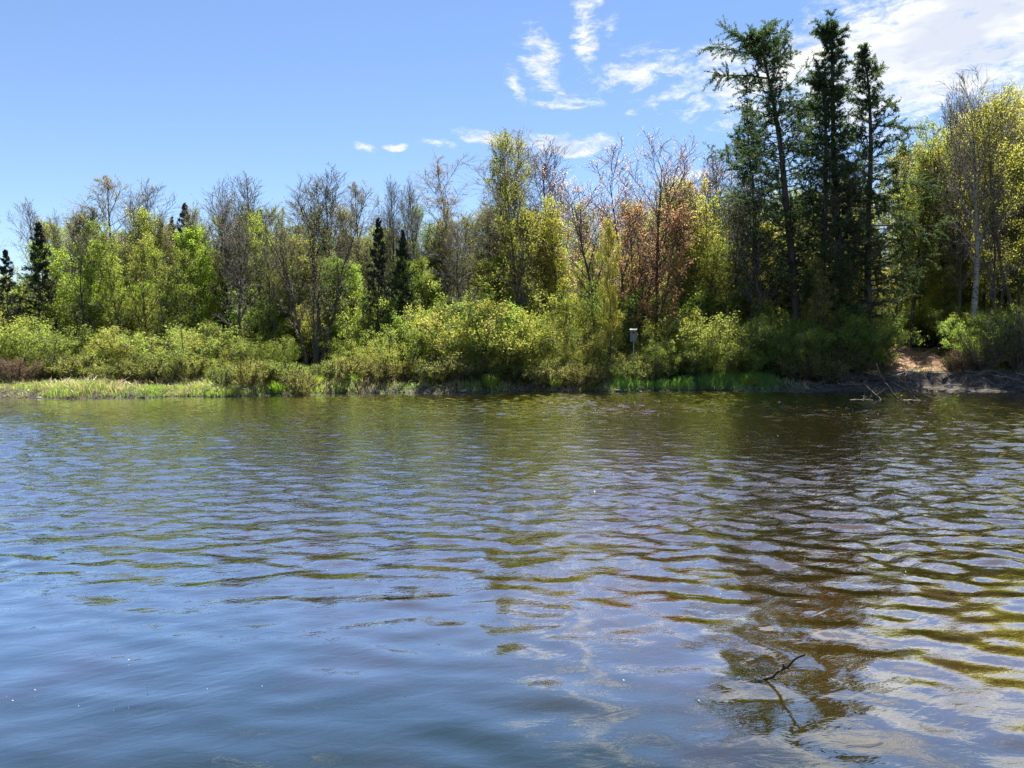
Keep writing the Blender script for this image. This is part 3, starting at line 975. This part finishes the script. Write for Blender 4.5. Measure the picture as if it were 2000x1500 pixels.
for k, px in enumerate([1690, 1706, 1722, 1856, 1868, 1884]):
    plant('low%d' % (k % 3), px, 36.4 + (k * 7 % 5) * .35, height=rnd.uniform(.6, 1.1), wide=1.2, leafm='brownleaf' if k % 2 else 'olive', look=('brown' if k % 2 else 'olive') + ' scrub on the slope')
# low shrubs on the water's edge
for k in range(64):
    px = -90 + (k + rnd.random()) * 1760 / 64
    x0 = (px - 1000) / F_PX * 34
    off = rnd.uniform(.45, 2.2)
    if px < 430:
        off = rnd.uniform(2.9, 4.6)
    elif 1225 < px < 1530:
        off = rnd.uniform(2.4, 3.6)
    lm = 'brownleaf' if (px < 40 or rnd.random() < .05) else ('olive' if rnd.random() < .6 else 'willow')
    plant('low%d' % rnd.randrange(3), px, float(shore(x0)) + off, height=rnd.uniform(.75, 1.35), wide=rnd.uniform(1.0, 1.5), leafm=lm, look=LOOKS[lm] + ' low bank shrub')


# ------------------------------------------------------------------ tamaracks
def tamarack(label, pts, D, r0, profile, seed, n1=120, t0=.3, nleaf=24000, limbs=()):
    """pts: photo pixels of the trunk from foot to tip; profile(t) -> limb length in metres"""
    w = [at(px, py, D) for px, py in pts]
    gz = float(ground_z(w[0].x, D))
    base = Vector((w[0].x, D, gz))
    w[0].z = gz - .1
    raw = np.array([(p - base)[:] for p in w])
    tq = np.linspace(0, len(raw) - 1, 18)
    path = np.stack([np.interp(tq, np.arange(len(raw)), raw[:, c]) for c in range(3)], -1)
    path[:, 1] += .15 * np.sin(np.linspace(0, 5, 18) + seed)
    path[:, 0] += .05 * np.sin(np.linspace(0, 9, 18) + seed)
    rng = np.random.default_rng(seed)
    wood, crown = Buf(), Buf()
    sp = path[None]
    wood.tubes(sp, taper(sp, r0, .02, .9), 10)
    t = t0 + (1 - t0) * (np.arange(n1) + rng.uniform(0, 1, n1)) / n1
    p, T = sample(sp, np.zeros(n1, int), t)
    L = profile((t - t0) / (1 - t0)) * rng.uniform(.45, 1.2, n1)
    a = rng.uniform(0, .8, n1) + np.arange(n1) * 2.4
    inc = 1.5 - .75 * ((t - t0) / (1 - t0)) ** 2 + rng.normal(0, .16, n1)
    d = np.stack([np.cos(a) * np.sin(inc), np.sin(a) * np.sin(inc), np.cos(inc)], -1)
    b1 = polyline(rng, p, d, L, 7, .035, .13, .03)
    ra = np.clip(.05 * (1.1 - t), .014, .05)
    wood.tubes(b1, taper(b1, ra, .007), 5)
    # dead lower limbs
    nd_ = 14
    td = rng.uniform(.12, t0 + .05, nd_)
    pd, _ = sample(sp, np.zeros(nd_, int), td)
    ad = rng.uniform(0, 6.28, nd_)
    bd = polyline(rng, pd, np.stack([np.cos(ad), np.sin(ad), rng.uniform(-.2, .25, nd_)], -1), rng.uniform(.6, 2.6, nd_), 6, .02, .12)
    wood.tubes(bd, taper(bd, .022, .006), 4)
    if limbs:
        Ls = []
        for tl, dx, dz, ln in limbs:
            q, _ = sample(sp, np.zeros(1, int), np.array([tl]))
            Ls.append(polyline(rng, q, np.array([[dx, rng.uniform(-.3, .3), dz]]), np.array([ln]), 7, -.01, .07)[0])
        Ls = np.array(Ls)
        wood.tubes(Ls, taper(Ls, .05, .01), 5)
        b1 = np.concatenate([b1] + [Ls] * 3)
        L = np.concatenate([L] + [np.array([l[3] for l in limbs])] * 3)
    n2 = 11
    idx = np.repeat(np.arange(len(b1)), n2)
    m2 = len(idx)
    t2 = rng.uniform(.12, 1, m2)
    p2, T2 = sample(b1, idx, t2)
    L2 = np.clip(L[idx] * .34 * rng.uniform(.5, 1.2, m2), .12, .9)
    b2 = polyline(rng, p2, side_dir(rng, T2, rng.uniform(.5, 1.1, m2)), L2, 4, -.025, .15, .19)
    crown.tubes(b2, taper(b2, .010, .005), 3, 0)
    idx = rng.choice(m2, nleaf, p=L2 / L2.sum())
    q, Tq = sample(b2, idx, rng.uniform(.05, 1, nleaf))
    crown.leaves(rng, q + rng.normal(size=q.shape) * .035, .125, 1, .28, axis=Tq * .6, spread=.7)
    e = bpy.data.objects.new('tamarack_tree', None)
    COL.objects.link(e)
    e.location = base
    link('trunk', wood.mesh('tamarack_trunk', [M['bark']]), e)
    link('crown', crown.mesh('tamarack_crown', [M['bark'], M['needle']]), e)
    tag(e, label, 'tree', 'tall tamaracks on the right bank')


def prof(*v):
    return lambda t: np.interp(t, np.linspace(0, 1, len(v)), v)


tamarack('leaning tall tamarack, its top bent left with long limbs', [(1560, 705), (1552, 560), (1538, 420), (1528, 280), (1512, 190), (1488, 105), (1464, 78)], 39.0, .24,
         prof(3.4, 3.8, 3.8, 3.1, 2.2, 1.8, 1.3, .45), 301, 190, .12, 64000, ((.83, -1, .18, 2.7), (.90, -1, .42, 2.1), (.74, -1, .1, 3.1), (.93, .6, .7, 1.3), (.86, .9, .5, 1.5)))
tamarack('tallest tamarack with rounded top, right one of the close pair', [(1655, 705), (1646, 560), (1636, 400), (1630, 250), (1624, 140), (1618, 80), (1612, 68)], 39.6, .22,
         prof(2.6, 2.8, 2.3, 1.8, 1.3, .7, 1.05, .5), 302, 160, .13, 48000)
tamarack('shorter tamarack, left one of the close pair', [(1594, 705), (1606, 560), (1613, 420), (1610, 300), (1606, 200), (1602, 130)], 38.6, .20,
         prof(2.2, 2.6, 2.0, 1.6, 1.1, .4), 303, 130, .14, 32000, ((.88, -1, .3, 1.2), (.78, -1, .1, 1.3)))
tamarack('straight tamarack standing rightmost of the tall group', [(1700, 705), (1696, 560), (1694, 420), (1697, 280), (1697, 160), (1690, 92)], 38.8, .22,
         prof(3.4, 3.5, 3.0, 2.1, 1.3, 1.1, .8, .3), 304, 165, .12, 48000, ((.66, 1, -.05, 2.2), (.5, 1, .0, 3.4), (.42, 1, .02, 3.6)))
tamarack('dark tamarack half hidden behind the leaning one', [(1478, 705), (1474, 520), (1470, 380), (1466, 300), (1462, 215)], 42.5, .18,
         prof(2.4, 2.6, 2.4, 1.9, 1.2, .4), 305, 130, .14, 30000)


# ------------------------------------------------------------------ grasses on the bank
def blades(rng, n, xf, offf, hf, wid, lean):
    """n tapered blades; xf -> x positions, offf -> metres behind the waterline, hf -> heights"""
    x = xf(n)
    y = shore(x) + offf(n, x)
    z = ground_z(x, y)
    h = hf(n) * (.72 + .42 * np.clip(vnoise(x * 1.7, y * 1.7, 31), -1, 1))
    keep = rg.uniform(0, 1, n) < .62 + .5 * vnoise(x * .8, y * 1.1, 33)
    x, y, z, h = x[keep], y[keep], z[keep], h[keep]
    n = len(x)
    a = rng.uniform(0, 6.28, n)
    side = np.stack([np.cos(a), np.sin(a), 0 * a], -1) * (wid * rng.uniform(.6, 1.4, n))[:, None]
    ln = rng.normal(0, lean, (n, 2))
    base = np.stack([x, y, z - .03], -1)
    mid = base + np.stack([ln[:, 0] * h * .35, ln[:, 1] * h * .35, h * .6], -1)
    tip = base + np.stack([ln[:, 0] * h, ln[:, 1] * h, h * (1 - .25 * np.abs(ln[:, 0]))], -1)
    V = np.stack([base - side, base + side, mid + side * .75, mid - side * .75, tip + side * .12, tip - side * .12], 1)
    i = np.arange(n)[:, None] * 6
    f = np.concatenate([i + np.array([[0, 1, 2, 3]]), i + np.array([[3, 2, 4, 5]])], 0)
    return V, f


rg = np.random.default_rng(77)


def clumped(lo, hi, k, spread):
    cs = rg.uniform(lo, hi, k)
    return lambda n: np.clip(cs[rg.integers(0, k, n)] + rg.normal(0, spread, n), lo - .5, hi + .5)


def grass(name, label, cat, layers):
    b = Buf()
    mats = []
    for mat, n, xf, offf, hf, wid, lean in layers:
        V, f = blades(rg, n, xf, offf, hf, wid, lean)
        b.add(V, f, len(mats))
        mats.append(M[mat])
    o = link(name, b.mesh(name, mats))
    tag(o, label, cat, kind='stuff')


U = rg.uniform
grass('marsh_grass', 'pale green marsh grass on the flat left shore', 'grass', [
    ('marsh', 19000, clumped(-25, -7.5, 150, .3), lambda n, x: U(.02, 1, n) ** 1.1 * np.interp(x, [-25, -11, -7], [3.6, 3.0, 1.4]), lambda n: U(.08, .52, n), .011, .45),
    ('lush', 11000, clumped(-25, -7, 60, .35), lambda n, x: U(.0, 1, n) * np.interp(x, [-25, -11, -7], [2.6, 2.2, 1.2]), lambda n: U(.15, .42, n), .011, .25),
    ('dead', 6500, clumped(-25, -7, 150, .4), lambda n, x: U(.05, 1, n) * np.interp(x, [-25, -11, -7], [3.6, 3.0, 1.4]), lambda n: U(.2, .6, n), .012, .8),
])
grass('bank_grass', 'lush green grass on the bank below the nest box', 'grass', [
    ('lush', 20000, clumped(4.6, 12.2, 90, .3), lambda n, x: .1 + U(0, 1, n) * np.interp(x, [4.6, 6, 11, 12.5], [1.2, 2.4, 2.6, 1.6]), lambda n: U(.2, .62, n), .011, .22),
    ('marsh', 3500, clumped(2.5, 13, 60, .3), lambda n, x: U(0, .9, n), lambda n: U(.1, .35, n), .010, .4),
    ('dead', 900, clumped(4, 13.5, 50, .3), lambda n, x: U(0, 1.6, n), lambda n: U(.2, .55, n), .010, .8),
])
grass('edge_grass', 'thin short grass along the middle waterline', 'grass', [
    ('lush', 1800, clumped(-7.5, 4.5, 22, .25), lambda n, x: U(.02, 1.0, n), lambda n: U(.1, .34, n), .010, .3),
    ('olive', 3000, clumped(-7.5, 4.5, 60, .3), lambda n, x: U(.02, 1.3, n), lambda n: U(.1, .3, n), .010, .5),
    ('dead', 1500, clumped(-8, 4.5, 70, .35), lambda n, x: U(.02, 1.3, n), lambda n: U(.15, .5, n), .010, .9),
])
grass('slope_grass', 'sparse grass around the bare dirt slope', 'grass', [
    ('fresh', 3600, clumped(16.5, 24.5, 70, .35), lambda n, x: np.where(U(0, 1, n) < .45, U(8.6, 11, n), U(2.3, 4.2, n)), lambda n: U(.08, .26, n), .010, .4),
    ('brownleaf', 1800, clumped(15, 25, 60, .4), lambda n, x: U(1.6, 6, n), lambda n: U(.06, .22, n), .010, .8),
])
# a few tufts that stand alone
for px, off, mat, h, label in [(958, .55, 'lush', .55, 'bright green grass tuft at the waterline below the big rounded willow'),
                               (1085, .5, 'marsh', .4, 'yellowish grass tuft at the waterline left of the nest box'),
                               (625, .9, 'lush', .5, 'green grass tuft at the waterline below the fan-shaped bare tree'),
                               (690, .9, 'lush', .5, 'green grass tuft right of the one below the fan-shaped bare tree'),
                               (570, .3, 'lush', .42, 'rounded grass tuft where the left marsh narrows'),
                               (1155, .45, 'marsh', .45, 'grass tuft at the waterline just left of the nest box pole'),
                               (1480, .6, 'lush', .5, 'green grass tuft at the right end of the lush bank grass')]:
    x = (px - 1000) / F_PX * 33.8
    n = 260
    y = float(shore(x)) + off
    z = float(ground_z(x, y))
    ang = U(0, 6.28, n)
    rr_ = .26 * np.sqrt(U(0, 1, n))
    bx_, by_ = np.cos(ang) * rr_, np.sin(ang) * rr_
    hh = h * U(.55, 1.15, n)
    base = np.stack([bx_, by_, np.full(n, -.05)], -1)
    tip = np.stack([bx_ * 2.1 + rg.normal(0, .07, n), by_ * 2.1 + rg.normal(0, .07, n), hh], -1)
    mid = base * .55 + tip * .45 + np.array([0, 0, .1]) * h
    sd_ = np.stack([-np.sin(ang), np.cos(ang), 0 * ang], -1) * .012
    V = np.stack([base - sd_, base + sd_, mid + sd_ * .8, mid - sd_ * .8, tip + sd_ * .1, tip - sd_ * .1], 1)
    i = np.arange(n)[:, None] * 6
    b = Buf()
    b.add(V, np.concatenate([i + np.array([[0, 1, 2, 3]]), i + np.array([[3, 2, 4, 5]])], 0))
    o = link('grass_tuft', b.mesh('grass_tuft', [M[mat]]))
    o.location = (x, y, z)
    tag(o, label, 'grass tuft', 'grass tufts on the waterline')


# ------------------------------------------------------------------ nest box on its pole
def plain(name, col, rough=.8, grain=None):
    m, t = new_mat(name)
    tc = nd(t, 'ShaderNodeTexCoord')
    n = noise(t, mapping(t, tc.outputs['Object'], scale=grain or (1, 1, 1)), 14, 4, .6)
    c = ramp(t, n, [(.3, tuple(x * .7 for x in col)), (.7, tuple(min(1, x * 1.2) for x in col))])
    p = nd(t, 'ShaderNodeBsdfPrincipled')
    p.inputs['Roughness'].default_value = rough
    t.links.new(c, p.inputs['Base Color'])
    finish(t, p.outputs[0])
    return m


def box(b, x0, x1, y0, y1, z0, z1, mat=0):
    v = [(x, y, z) for z in (z0, z1) for y in (y0, y1) for x in (x0, x1)]
    b.add(v, [(0, 2, 3, 1), (4, 5, 7, 6), (0, 1, 5, 4), (2, 6, 7, 3), (0, 4, 6, 2), (1, 3, 7, 5)], mat)


def build_nest_box():
    D = 36.0
    base = at(1236.5, 724, D)
    gz = float(ground_z(base.x, D))
    e = bpy.data.objects.new('nest_box', None)
    COL.objects.link(e)
    e.location = (base.x, D, gz)
    e.rotation_euler = (0, 0, R(-14))
    zb, zt = at(1238, 667, D).z - gz, at(1238, 646, D).z - gz
    grey = plain('weathered_board', (.22, .205, .20), .8, (1, 1, .15))
    w, dp = .135, .14
    # front board with a round entrance: a ring of quads from the hole out to the board's edge
    cx, cz, r = .02, zt - .10, .045
    n = 24
    V, Fc = [], []
    for k in range(n):
        a = 2 * math.pi * k / n
        c_, s_ = math.cos(a), math.sin(a)
        tx = ((w if c_ > 0 else -w) - cx) / c_ if abs(c_) > 1e-6 else 1e9
        tz = ((zt if s_ > 0 else zb) - cz) / s_ if abs(s_) > 1e-6 else 1e9
        q = min(tx, tz)
        V += [(cx + r * c_, -dp, cz + r * s_), (cx + q * c_, -dp, cz + q * s_), (cx + r * c_, -dp + .025, cz + r * s_)]
    for k in range(n):
        a, b2 = 3 * k, 3 * ((k + 1) % n)
        Fc += [(a, b2, b2 + 1, a + 1), (a, a + 2, b2 + 2, b2)]
    b = Buf()
    b.add(V, Fc)
    # corner fillers so the front is a full rectangle
    fr = b.mesh('front_board', [grey])
    link('front_board', fr, e)
    for s in (-1, 1):
        b = Buf()
        box(b, s * w - (.02 if s > 0 else 0), s * w + (0 if s > 0 else .02), -dp + .002, dp, zb, zt)
        link('side_board', b.mesh('side_board', [grey]), e)
    b = Buf()
    box(b, -w + .021, w - .021, dp - .02, dp - .001, zb, zt + .04)
    link('back_board', b.mesh('back_board', [grey]), e)
    b = Buf()
    box(b, -w + .021, w - .021, -dp + .026, dp - .021, zb + .004, zb + .024)
    link('floor_board', b.mesh('floor_board', [grey]), e)
    b = Buf()
    x0, x1, y0, y1 = -w - .025, w + .025, -dp - .07, dp + .02
    v = [(x0, y0, zt + .003), (x1, y0, zt + .003), (x0, y1, zt + .05), (x1, y1, zt + .05), (x0, y0, zt + .055), (x1, y0, zt + .055), (x0, y1, zt + .10), (x1, y1, zt + .10)]
    b.add(v, [(0, 2, 3, 1), (4, 5, 7, 6), (0, 1, 5, 4), (2, 6, 7, 3), (0, 4, 6, 2), (1, 3, 7, 5)])
    ro = link('roof', b.mesh('roof', [plain('pale_roof_board', (.55, .53, .48), .6, (.2, 1, 1))]), e)
    ro['label'] = 'pale sloping roof board'
    b = Buf()
    pp = np.array([[[0, dp + .03, -.3], [0, dp + .03, zb * .5], [0, dp + .03, zt]]])
    b.tubes(pp, np.full((1, 3), .022), 8)
    link('pole', b.mesh('pole', [plain('galvanised_pole', (.45, .44, .42), .45)]), e)
    tag(e, 'grey wooden nest box with round hole and pale roof on a thin pole', 'nest box')


build_nest_box()


# ------------------------------------------------------------------ dead wood
def branchy(name, label, cat, pts, r0, mat, seed, nside=8, slen=.35, r1=.012, group=None, sides=7, nd2=3):
    rng = np.random.default_rng(seed)
    pts = [Vector(p) for p in pts]
    base = pts[0].copy()
    raw = np.array([(p - base)[:] for p in pts])
    tq = np.linspace(0, len(raw) - 1, max(6, 4 * len(raw)))
    path = np.stack([np.interp(tq, np.arange(len(raw)), raw[:, c]) for c in range(3)], -1)
    path[1:-1] += rng.normal(0, .35 * r0, path[1:-1].shape)
    b = Buf()
    sp = path[None]
    b.tubes(sp, taper(sp, r0, r1), sides)
    e = bpy.data.objects.new(name, None)
    COL.objects.link(e)
    e.location = base
    link('limb', b.mesh('limb', [M[mat]]), e)
    if nside:
        t = rng.uniform(.2, 1, nside)
        p, T = sample(sp, np.zeros(nside, int), t)
        s1 = polyline(rng, p, side_dir(rng, T, rng.uniform(.5, 1.1, nside)), slen * rng.uniform(.4, 1.2, nside), 5, -.03, .14)
        b = Buf()
        b.tubes(s1, taper(s1, min(.012, r0 * .4), .004), 4)
        idx = np.repeat(np.arange(nside), nd2)
        p, T = sample(s1, idx, rng.uniform(.2, 1, len(idx)))
        s2 = polyline(rng, p, side_dir(rng, T, rng.uniform(.4, 1, len(idx))), slen * .5 * rng.uniform(.4, 1.2, len(idx)), 4, -.04, .15)
        b.tubes(s2, taper(s2, .005, .003), 3)
        link('twigs', b.mesh('twigs', [M[mat]]), e)
    tag(e, label, cat, group)
    return e


DB = 28.6
g_ = 'dead branches sticking out of the water'
branchy('dead_branch', 'left of three dead branches rising from the water, with hanging twigs', 'branch', [at(1728, 788, DB), at(1712, 772, DB + .5), at(1692, 755, DB + 1.2), at(1672, 743, DB + 2), at(1652, 741, DB + 2.6)], .035, 'darkwood', 401, 16, .55, group=g_)
branchy('dead_branch', 'middle of three dead branches rising from the water', 'branch', [at(1762, 787, DB), at(1746, 772, DB + .2), at(1732, 752, DB + .5), at(1718, 730, DB + .8), at(1711, 712, DB + 1)], .042, 'darkwood', 402, 9, .5, group=g_)
branchy('dead_branch', 'right of three dead branches, forked at its top', 'branch', [at(1802, 787, DB), at(1783, 774, DB + .2), at(1768, 754, DB + .5), at(1756, 736, DB + .8), at(1750, 722, DB + 1)], .042, 'darkwood', 403, 9, .5, group=g_)
branchy('dead_branch', 'pale bare side branch pointing right above the three dead branches', 'branch', [at(1752, 733, DB + .8), at(1768, 727, DB + .8), at(1780, 722, DB + .9), at(1794, 712, DB + 1)], .026, 'deadwood', 404, 5, .3, group=g_)
branchy('floating_log', 'short pale log lying in the water under the dead branches', 'log', [at(1752, 783, DB), at(1780, 782.5, DB), at(1812, 783, DB)], .035, 'deadwood', 405, 3, .2, .028)
branchy('floating_log', 'thin pale stick lying in the water left of the dead branches', 'stick', [at(1660, 781, DB + .2), at(1690, 780.5, DB + .2), at(1722, 783, DB + .2)], .022, 'deadwood', 406, 5, .3, .010)
# stick in the foreground water
sa, sb = at(1475, 1335, 4.56), at(1571, 1279, 4.36)
sm = sa.lerp(sb, .45) + Vector((0, 0, -.012))
st = branchy('water_stick', 'thin dark stick poking up from the near water at lower right', 'stick', [sa + (sa - sm) * .5, sa, sm, sb], .0125, 'darkwood', 407, 3, .04, .006, nd2=1)

# drift and roots on the muddy right bank
drift = [(1640, 744, 1700, 748, .9, .03), (1690, 738, 1760, 741, 1.2, .04), (1760, 716, 1850, 728, 2.0, .03), (1850, 731, 1905, 729, 1.6, .045), (1905, 720, 1960, 731, 1.9, .028),
         (1940, 736, 1998, 729, 1.3, .035), (1975, 716, 2030, 733, 1.8, .03), (1920, 748, 1990, 752, .7, .022), (1600, 752, 1655, 747, .6, .02), (1690, 722, 1735, 734, 1.9, .028), (1840, 741, 1880, 744, 1.1, .03), (1955, 724, 1925, 742, 1.4, .022)]
WORDS = ['first', 'second', 'third', 'fourth', 'fifth', 'sixth', 'seventh', 'eighth', 'ninth', 'tenth', 'eleventh', 'twelfth', 'thirteenth', 'fourteenth', 'fifteenth', 'sixteenth', 'seventeenth', 'eighteenth', 'nineteenth', 'twentieth']
drift.sort(key=lambda d: (d[0] + d[2]) / 2)
for k, (xa, ya, xb, yb, off, rad) in enumerate(drift):
    pp = []
    for f in (0, .33, .66, 1):
        px = xa + (xb - xa) * f
        x = (px - 1000) / F_PX * 35.5
        y = float(shore(x)) + off + .25 * math.sin(k * 2 + 3 * f)
        pp.append(Vector((x, y, float(ground_z(x, y)) + rad * .8 + .12 * rnd.random())))
    branchy('driftwood', WORDS[k] + ' driftwood branch from the left along the muddy right bank', 'driftwood', pp, rad, 'deadwood' if k % 3 else 'darkwood', 420 + k, 8, .5, .01, group='driftwood on the muddy right bank')
# fallen sticks on the dirt slope
for k, (px, d, ang, ln, mat, lab) in enumerate([(1790, 5.2, 1.9, .8, 'deadwood', 'pale broken stick leaning on the bare dirt slope'), (1776, 6.4, 2.4, .9, 'darkwood', 'dark stick lying on the upper dirt slope'), (1846, 3.4, .8, .9, 'darkwood', 'dark slanting stub at the right foot of the dirt slope')]):
    x = (px - 1000) / F_PX * 40
    y = float(shore(x)) + d
    z = float(ground_z(x, y))
    branchy('fallen_stick', lab, 'stick', [(x, y, z - .02), (x + math.cos(ang) * ln * .5, y + .1, z + ln * .25), (x + math.cos(ang) * ln, y + .2, z + ln * .5)], .03, mat, 440 + k, 2, .2)
# dead reeds and stubs at the end of the marsh
for k, px in enumerate([432, 447, 466, 476, 492, 505, 528, 1385]):
    x = (px - 1000) / F_PX * 33.5
    y = float(shore(x)) + 1.3 + .3 * math.sin(k * 3)
    z = float(ground_z(x, y))
    hgt = .35 + .25 * abs(math.sin(k * 1.7))
    branchy('dead_stub', (WORDS[k] + ' grey dead stub from the left at the right end of the marsh') if px < 600 else 'lone grey dead stub in the lush bank grass', 'stub', [(x, y, z - .05), (x + .03, y, z + hgt * .5), (x + .06 * math.sin(k), y, z + hgt)], .028, 'deadwood', 460 + k, 2, .15, .014, group='dead stubs on the marsh')


# twig litter and roots washed up on the mud
b = Buf()
n = 520
lx = np.concatenate([U(13.2, 25.5, 330), U(-24, 13, 190)])
lo = np.where(lx > 13, U(.3, 2.9, n), U(.05, .7, n))
ly = shore(lx) + lo
lz = ground_z(lx, ly) + .03
la = U(0, 6.28, n)
ld = np.stack([np.cos(la), np.sin(la) * .6, rg.normal(.12, .22, n)], -1)
lp = polyline(rg, np.stack([lx, ly, lz], -1), ld, U(.2, .95, n), 5, -.02, .16)
b.tubes(lp, taper(lp, U(.007, .018, n), .004), 4)
tag(link('twig_litter', b.mesh('twig_litter', [M['deadwood']])), 'tangle of grey twigs washed up along the waterline', 'twigs', kind='stuff')

# stones and a pale chunk of wood at the waterline
def stone(label, px, off, sz, col, seed, name='shore_stone', cat='stone'):
    rng = np.random.default_rng(seed)
    n, m = 10, 6
    V = []
    for j in range(m + 1):
        th = math.pi * j / m
        for i in range(n):
            a = 2 * math.pi * i / n
            r = 1 + .22 * math.sin(3 * a + seed) * math.sin(th) + rng.normal(0, .06)
            V.append((sz[0] * r * math.sin(th) * math.cos(a), sz[1] * r * math.sin(th) * math.sin(a), sz[2] * r * math.cos(th)))
    f = [(j * n + i, (j + 1) * n + i, (j + 1) * n + (i + 1) % n, j * n + (i + 1) % n) for j in range(m) for i in range(n)]
    b = Buf()
    b.add(V, f, 0, True)
    x = (px - 1000) / F_PX * 34
    y = float(shore(x)) + off
    o = link(name, b.mesh(name, [plain(name + '_surface', col, .8)]))
    o.location = (x, y, max(-.02, float(ground_z(x, y))) + sz[2] * .4)
    tag(o, label, cat)


stone('small pale upright chunk of wood on the mud at right', 1884, .75, (.07, .06, .17), (.5, .46, .42), 5, 'wood_chunk', 'wood')
for k, (px, off, s) in enumerate([(188, -.02, .14), (1205, .05, .16), (1250, .0, .13), (905, .05, .14), (1995, .1, .2)]):
    stone(['pale flat stone at the waterline of the left marsh', 'pale stone at the waterline left below the nest box', 'small stone at the waterline right below the nest box',
           'pale stone at the waterline below the big rounded willow', 'dark stone at the waterline at the right edge'][k], px, off, (s, s * .7, s * .35), (.26, .24, .21) if k < 4 else (.1, .09, .08), 10 + k)

# drifting seeds and insects, plus pale flecks standing in for sun glints
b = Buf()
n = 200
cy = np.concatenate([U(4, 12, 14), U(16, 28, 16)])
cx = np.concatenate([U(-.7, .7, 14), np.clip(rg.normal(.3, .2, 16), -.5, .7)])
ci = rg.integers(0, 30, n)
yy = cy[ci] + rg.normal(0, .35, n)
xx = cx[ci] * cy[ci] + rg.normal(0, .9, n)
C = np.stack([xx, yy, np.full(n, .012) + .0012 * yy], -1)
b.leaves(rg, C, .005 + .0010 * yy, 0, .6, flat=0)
o = link('seeds_and_glints', b.mesh('seeds_and_glints', [plain('pale_seed_glint', (.75, .73, .68), .7)]))
tag(o, 'tiny pale seeds on the water and flecks painted as sun glints', 'seeds', kind='stuff')

# ------------------------------------------------------------------ labels of the many plants, told apart by what they stand beside
MARKS = [(-40, 'left edge'), (78, 'tallest left spruce'), (172, 'bright green tree'), (366, 'narrow dark conifer'), (474, 'leaning bare tree'), (612, 'fan-shaped bare tree'), (760, 'middle pair of spruces'),
         (948, 'leaning pale birch'), (1075, 'purplish bare crown'), (1238, 'nest box'), (1404, 'twin-trunk yellow tree'), (1555, 'leaning tamarack'), (1697, 'straight tamarack'), (1785, 'bare dirt slope'), (1896, 'white-barked birch'), (2040, 'right edge')]
buckets = {}
for e, px, look, grp in PLACED:
    mk = min(MARKS, key=lambda m: abs(m[0] - px))
    sd_ = 'left' if px < mk[0] else 'right'
    if 'edge' in mk[1]:
        mk, sd_ = (mk[0], 'photo\'s ' + mk[1]), 'in'
    buckets.setdefault((look, mk[1], sd_), []).append((abs(px - mk[0]), e, grp))
for (look, mk, sd_), lst in buckets.items():
    lst.sort(key=lambda q: q[0])
    for i, (_, e, grp) in enumerate(lst):
        pre = '' if len(lst) == 1 else ('nearest ' if i == 0 else WORDS[i] + '-nearest ')
        e['label'] = (pre + look + (', from the ' if sd_ == 'in' else ' to the ' + sd_ + ' of the ') + mk)
        e['group'] = grp
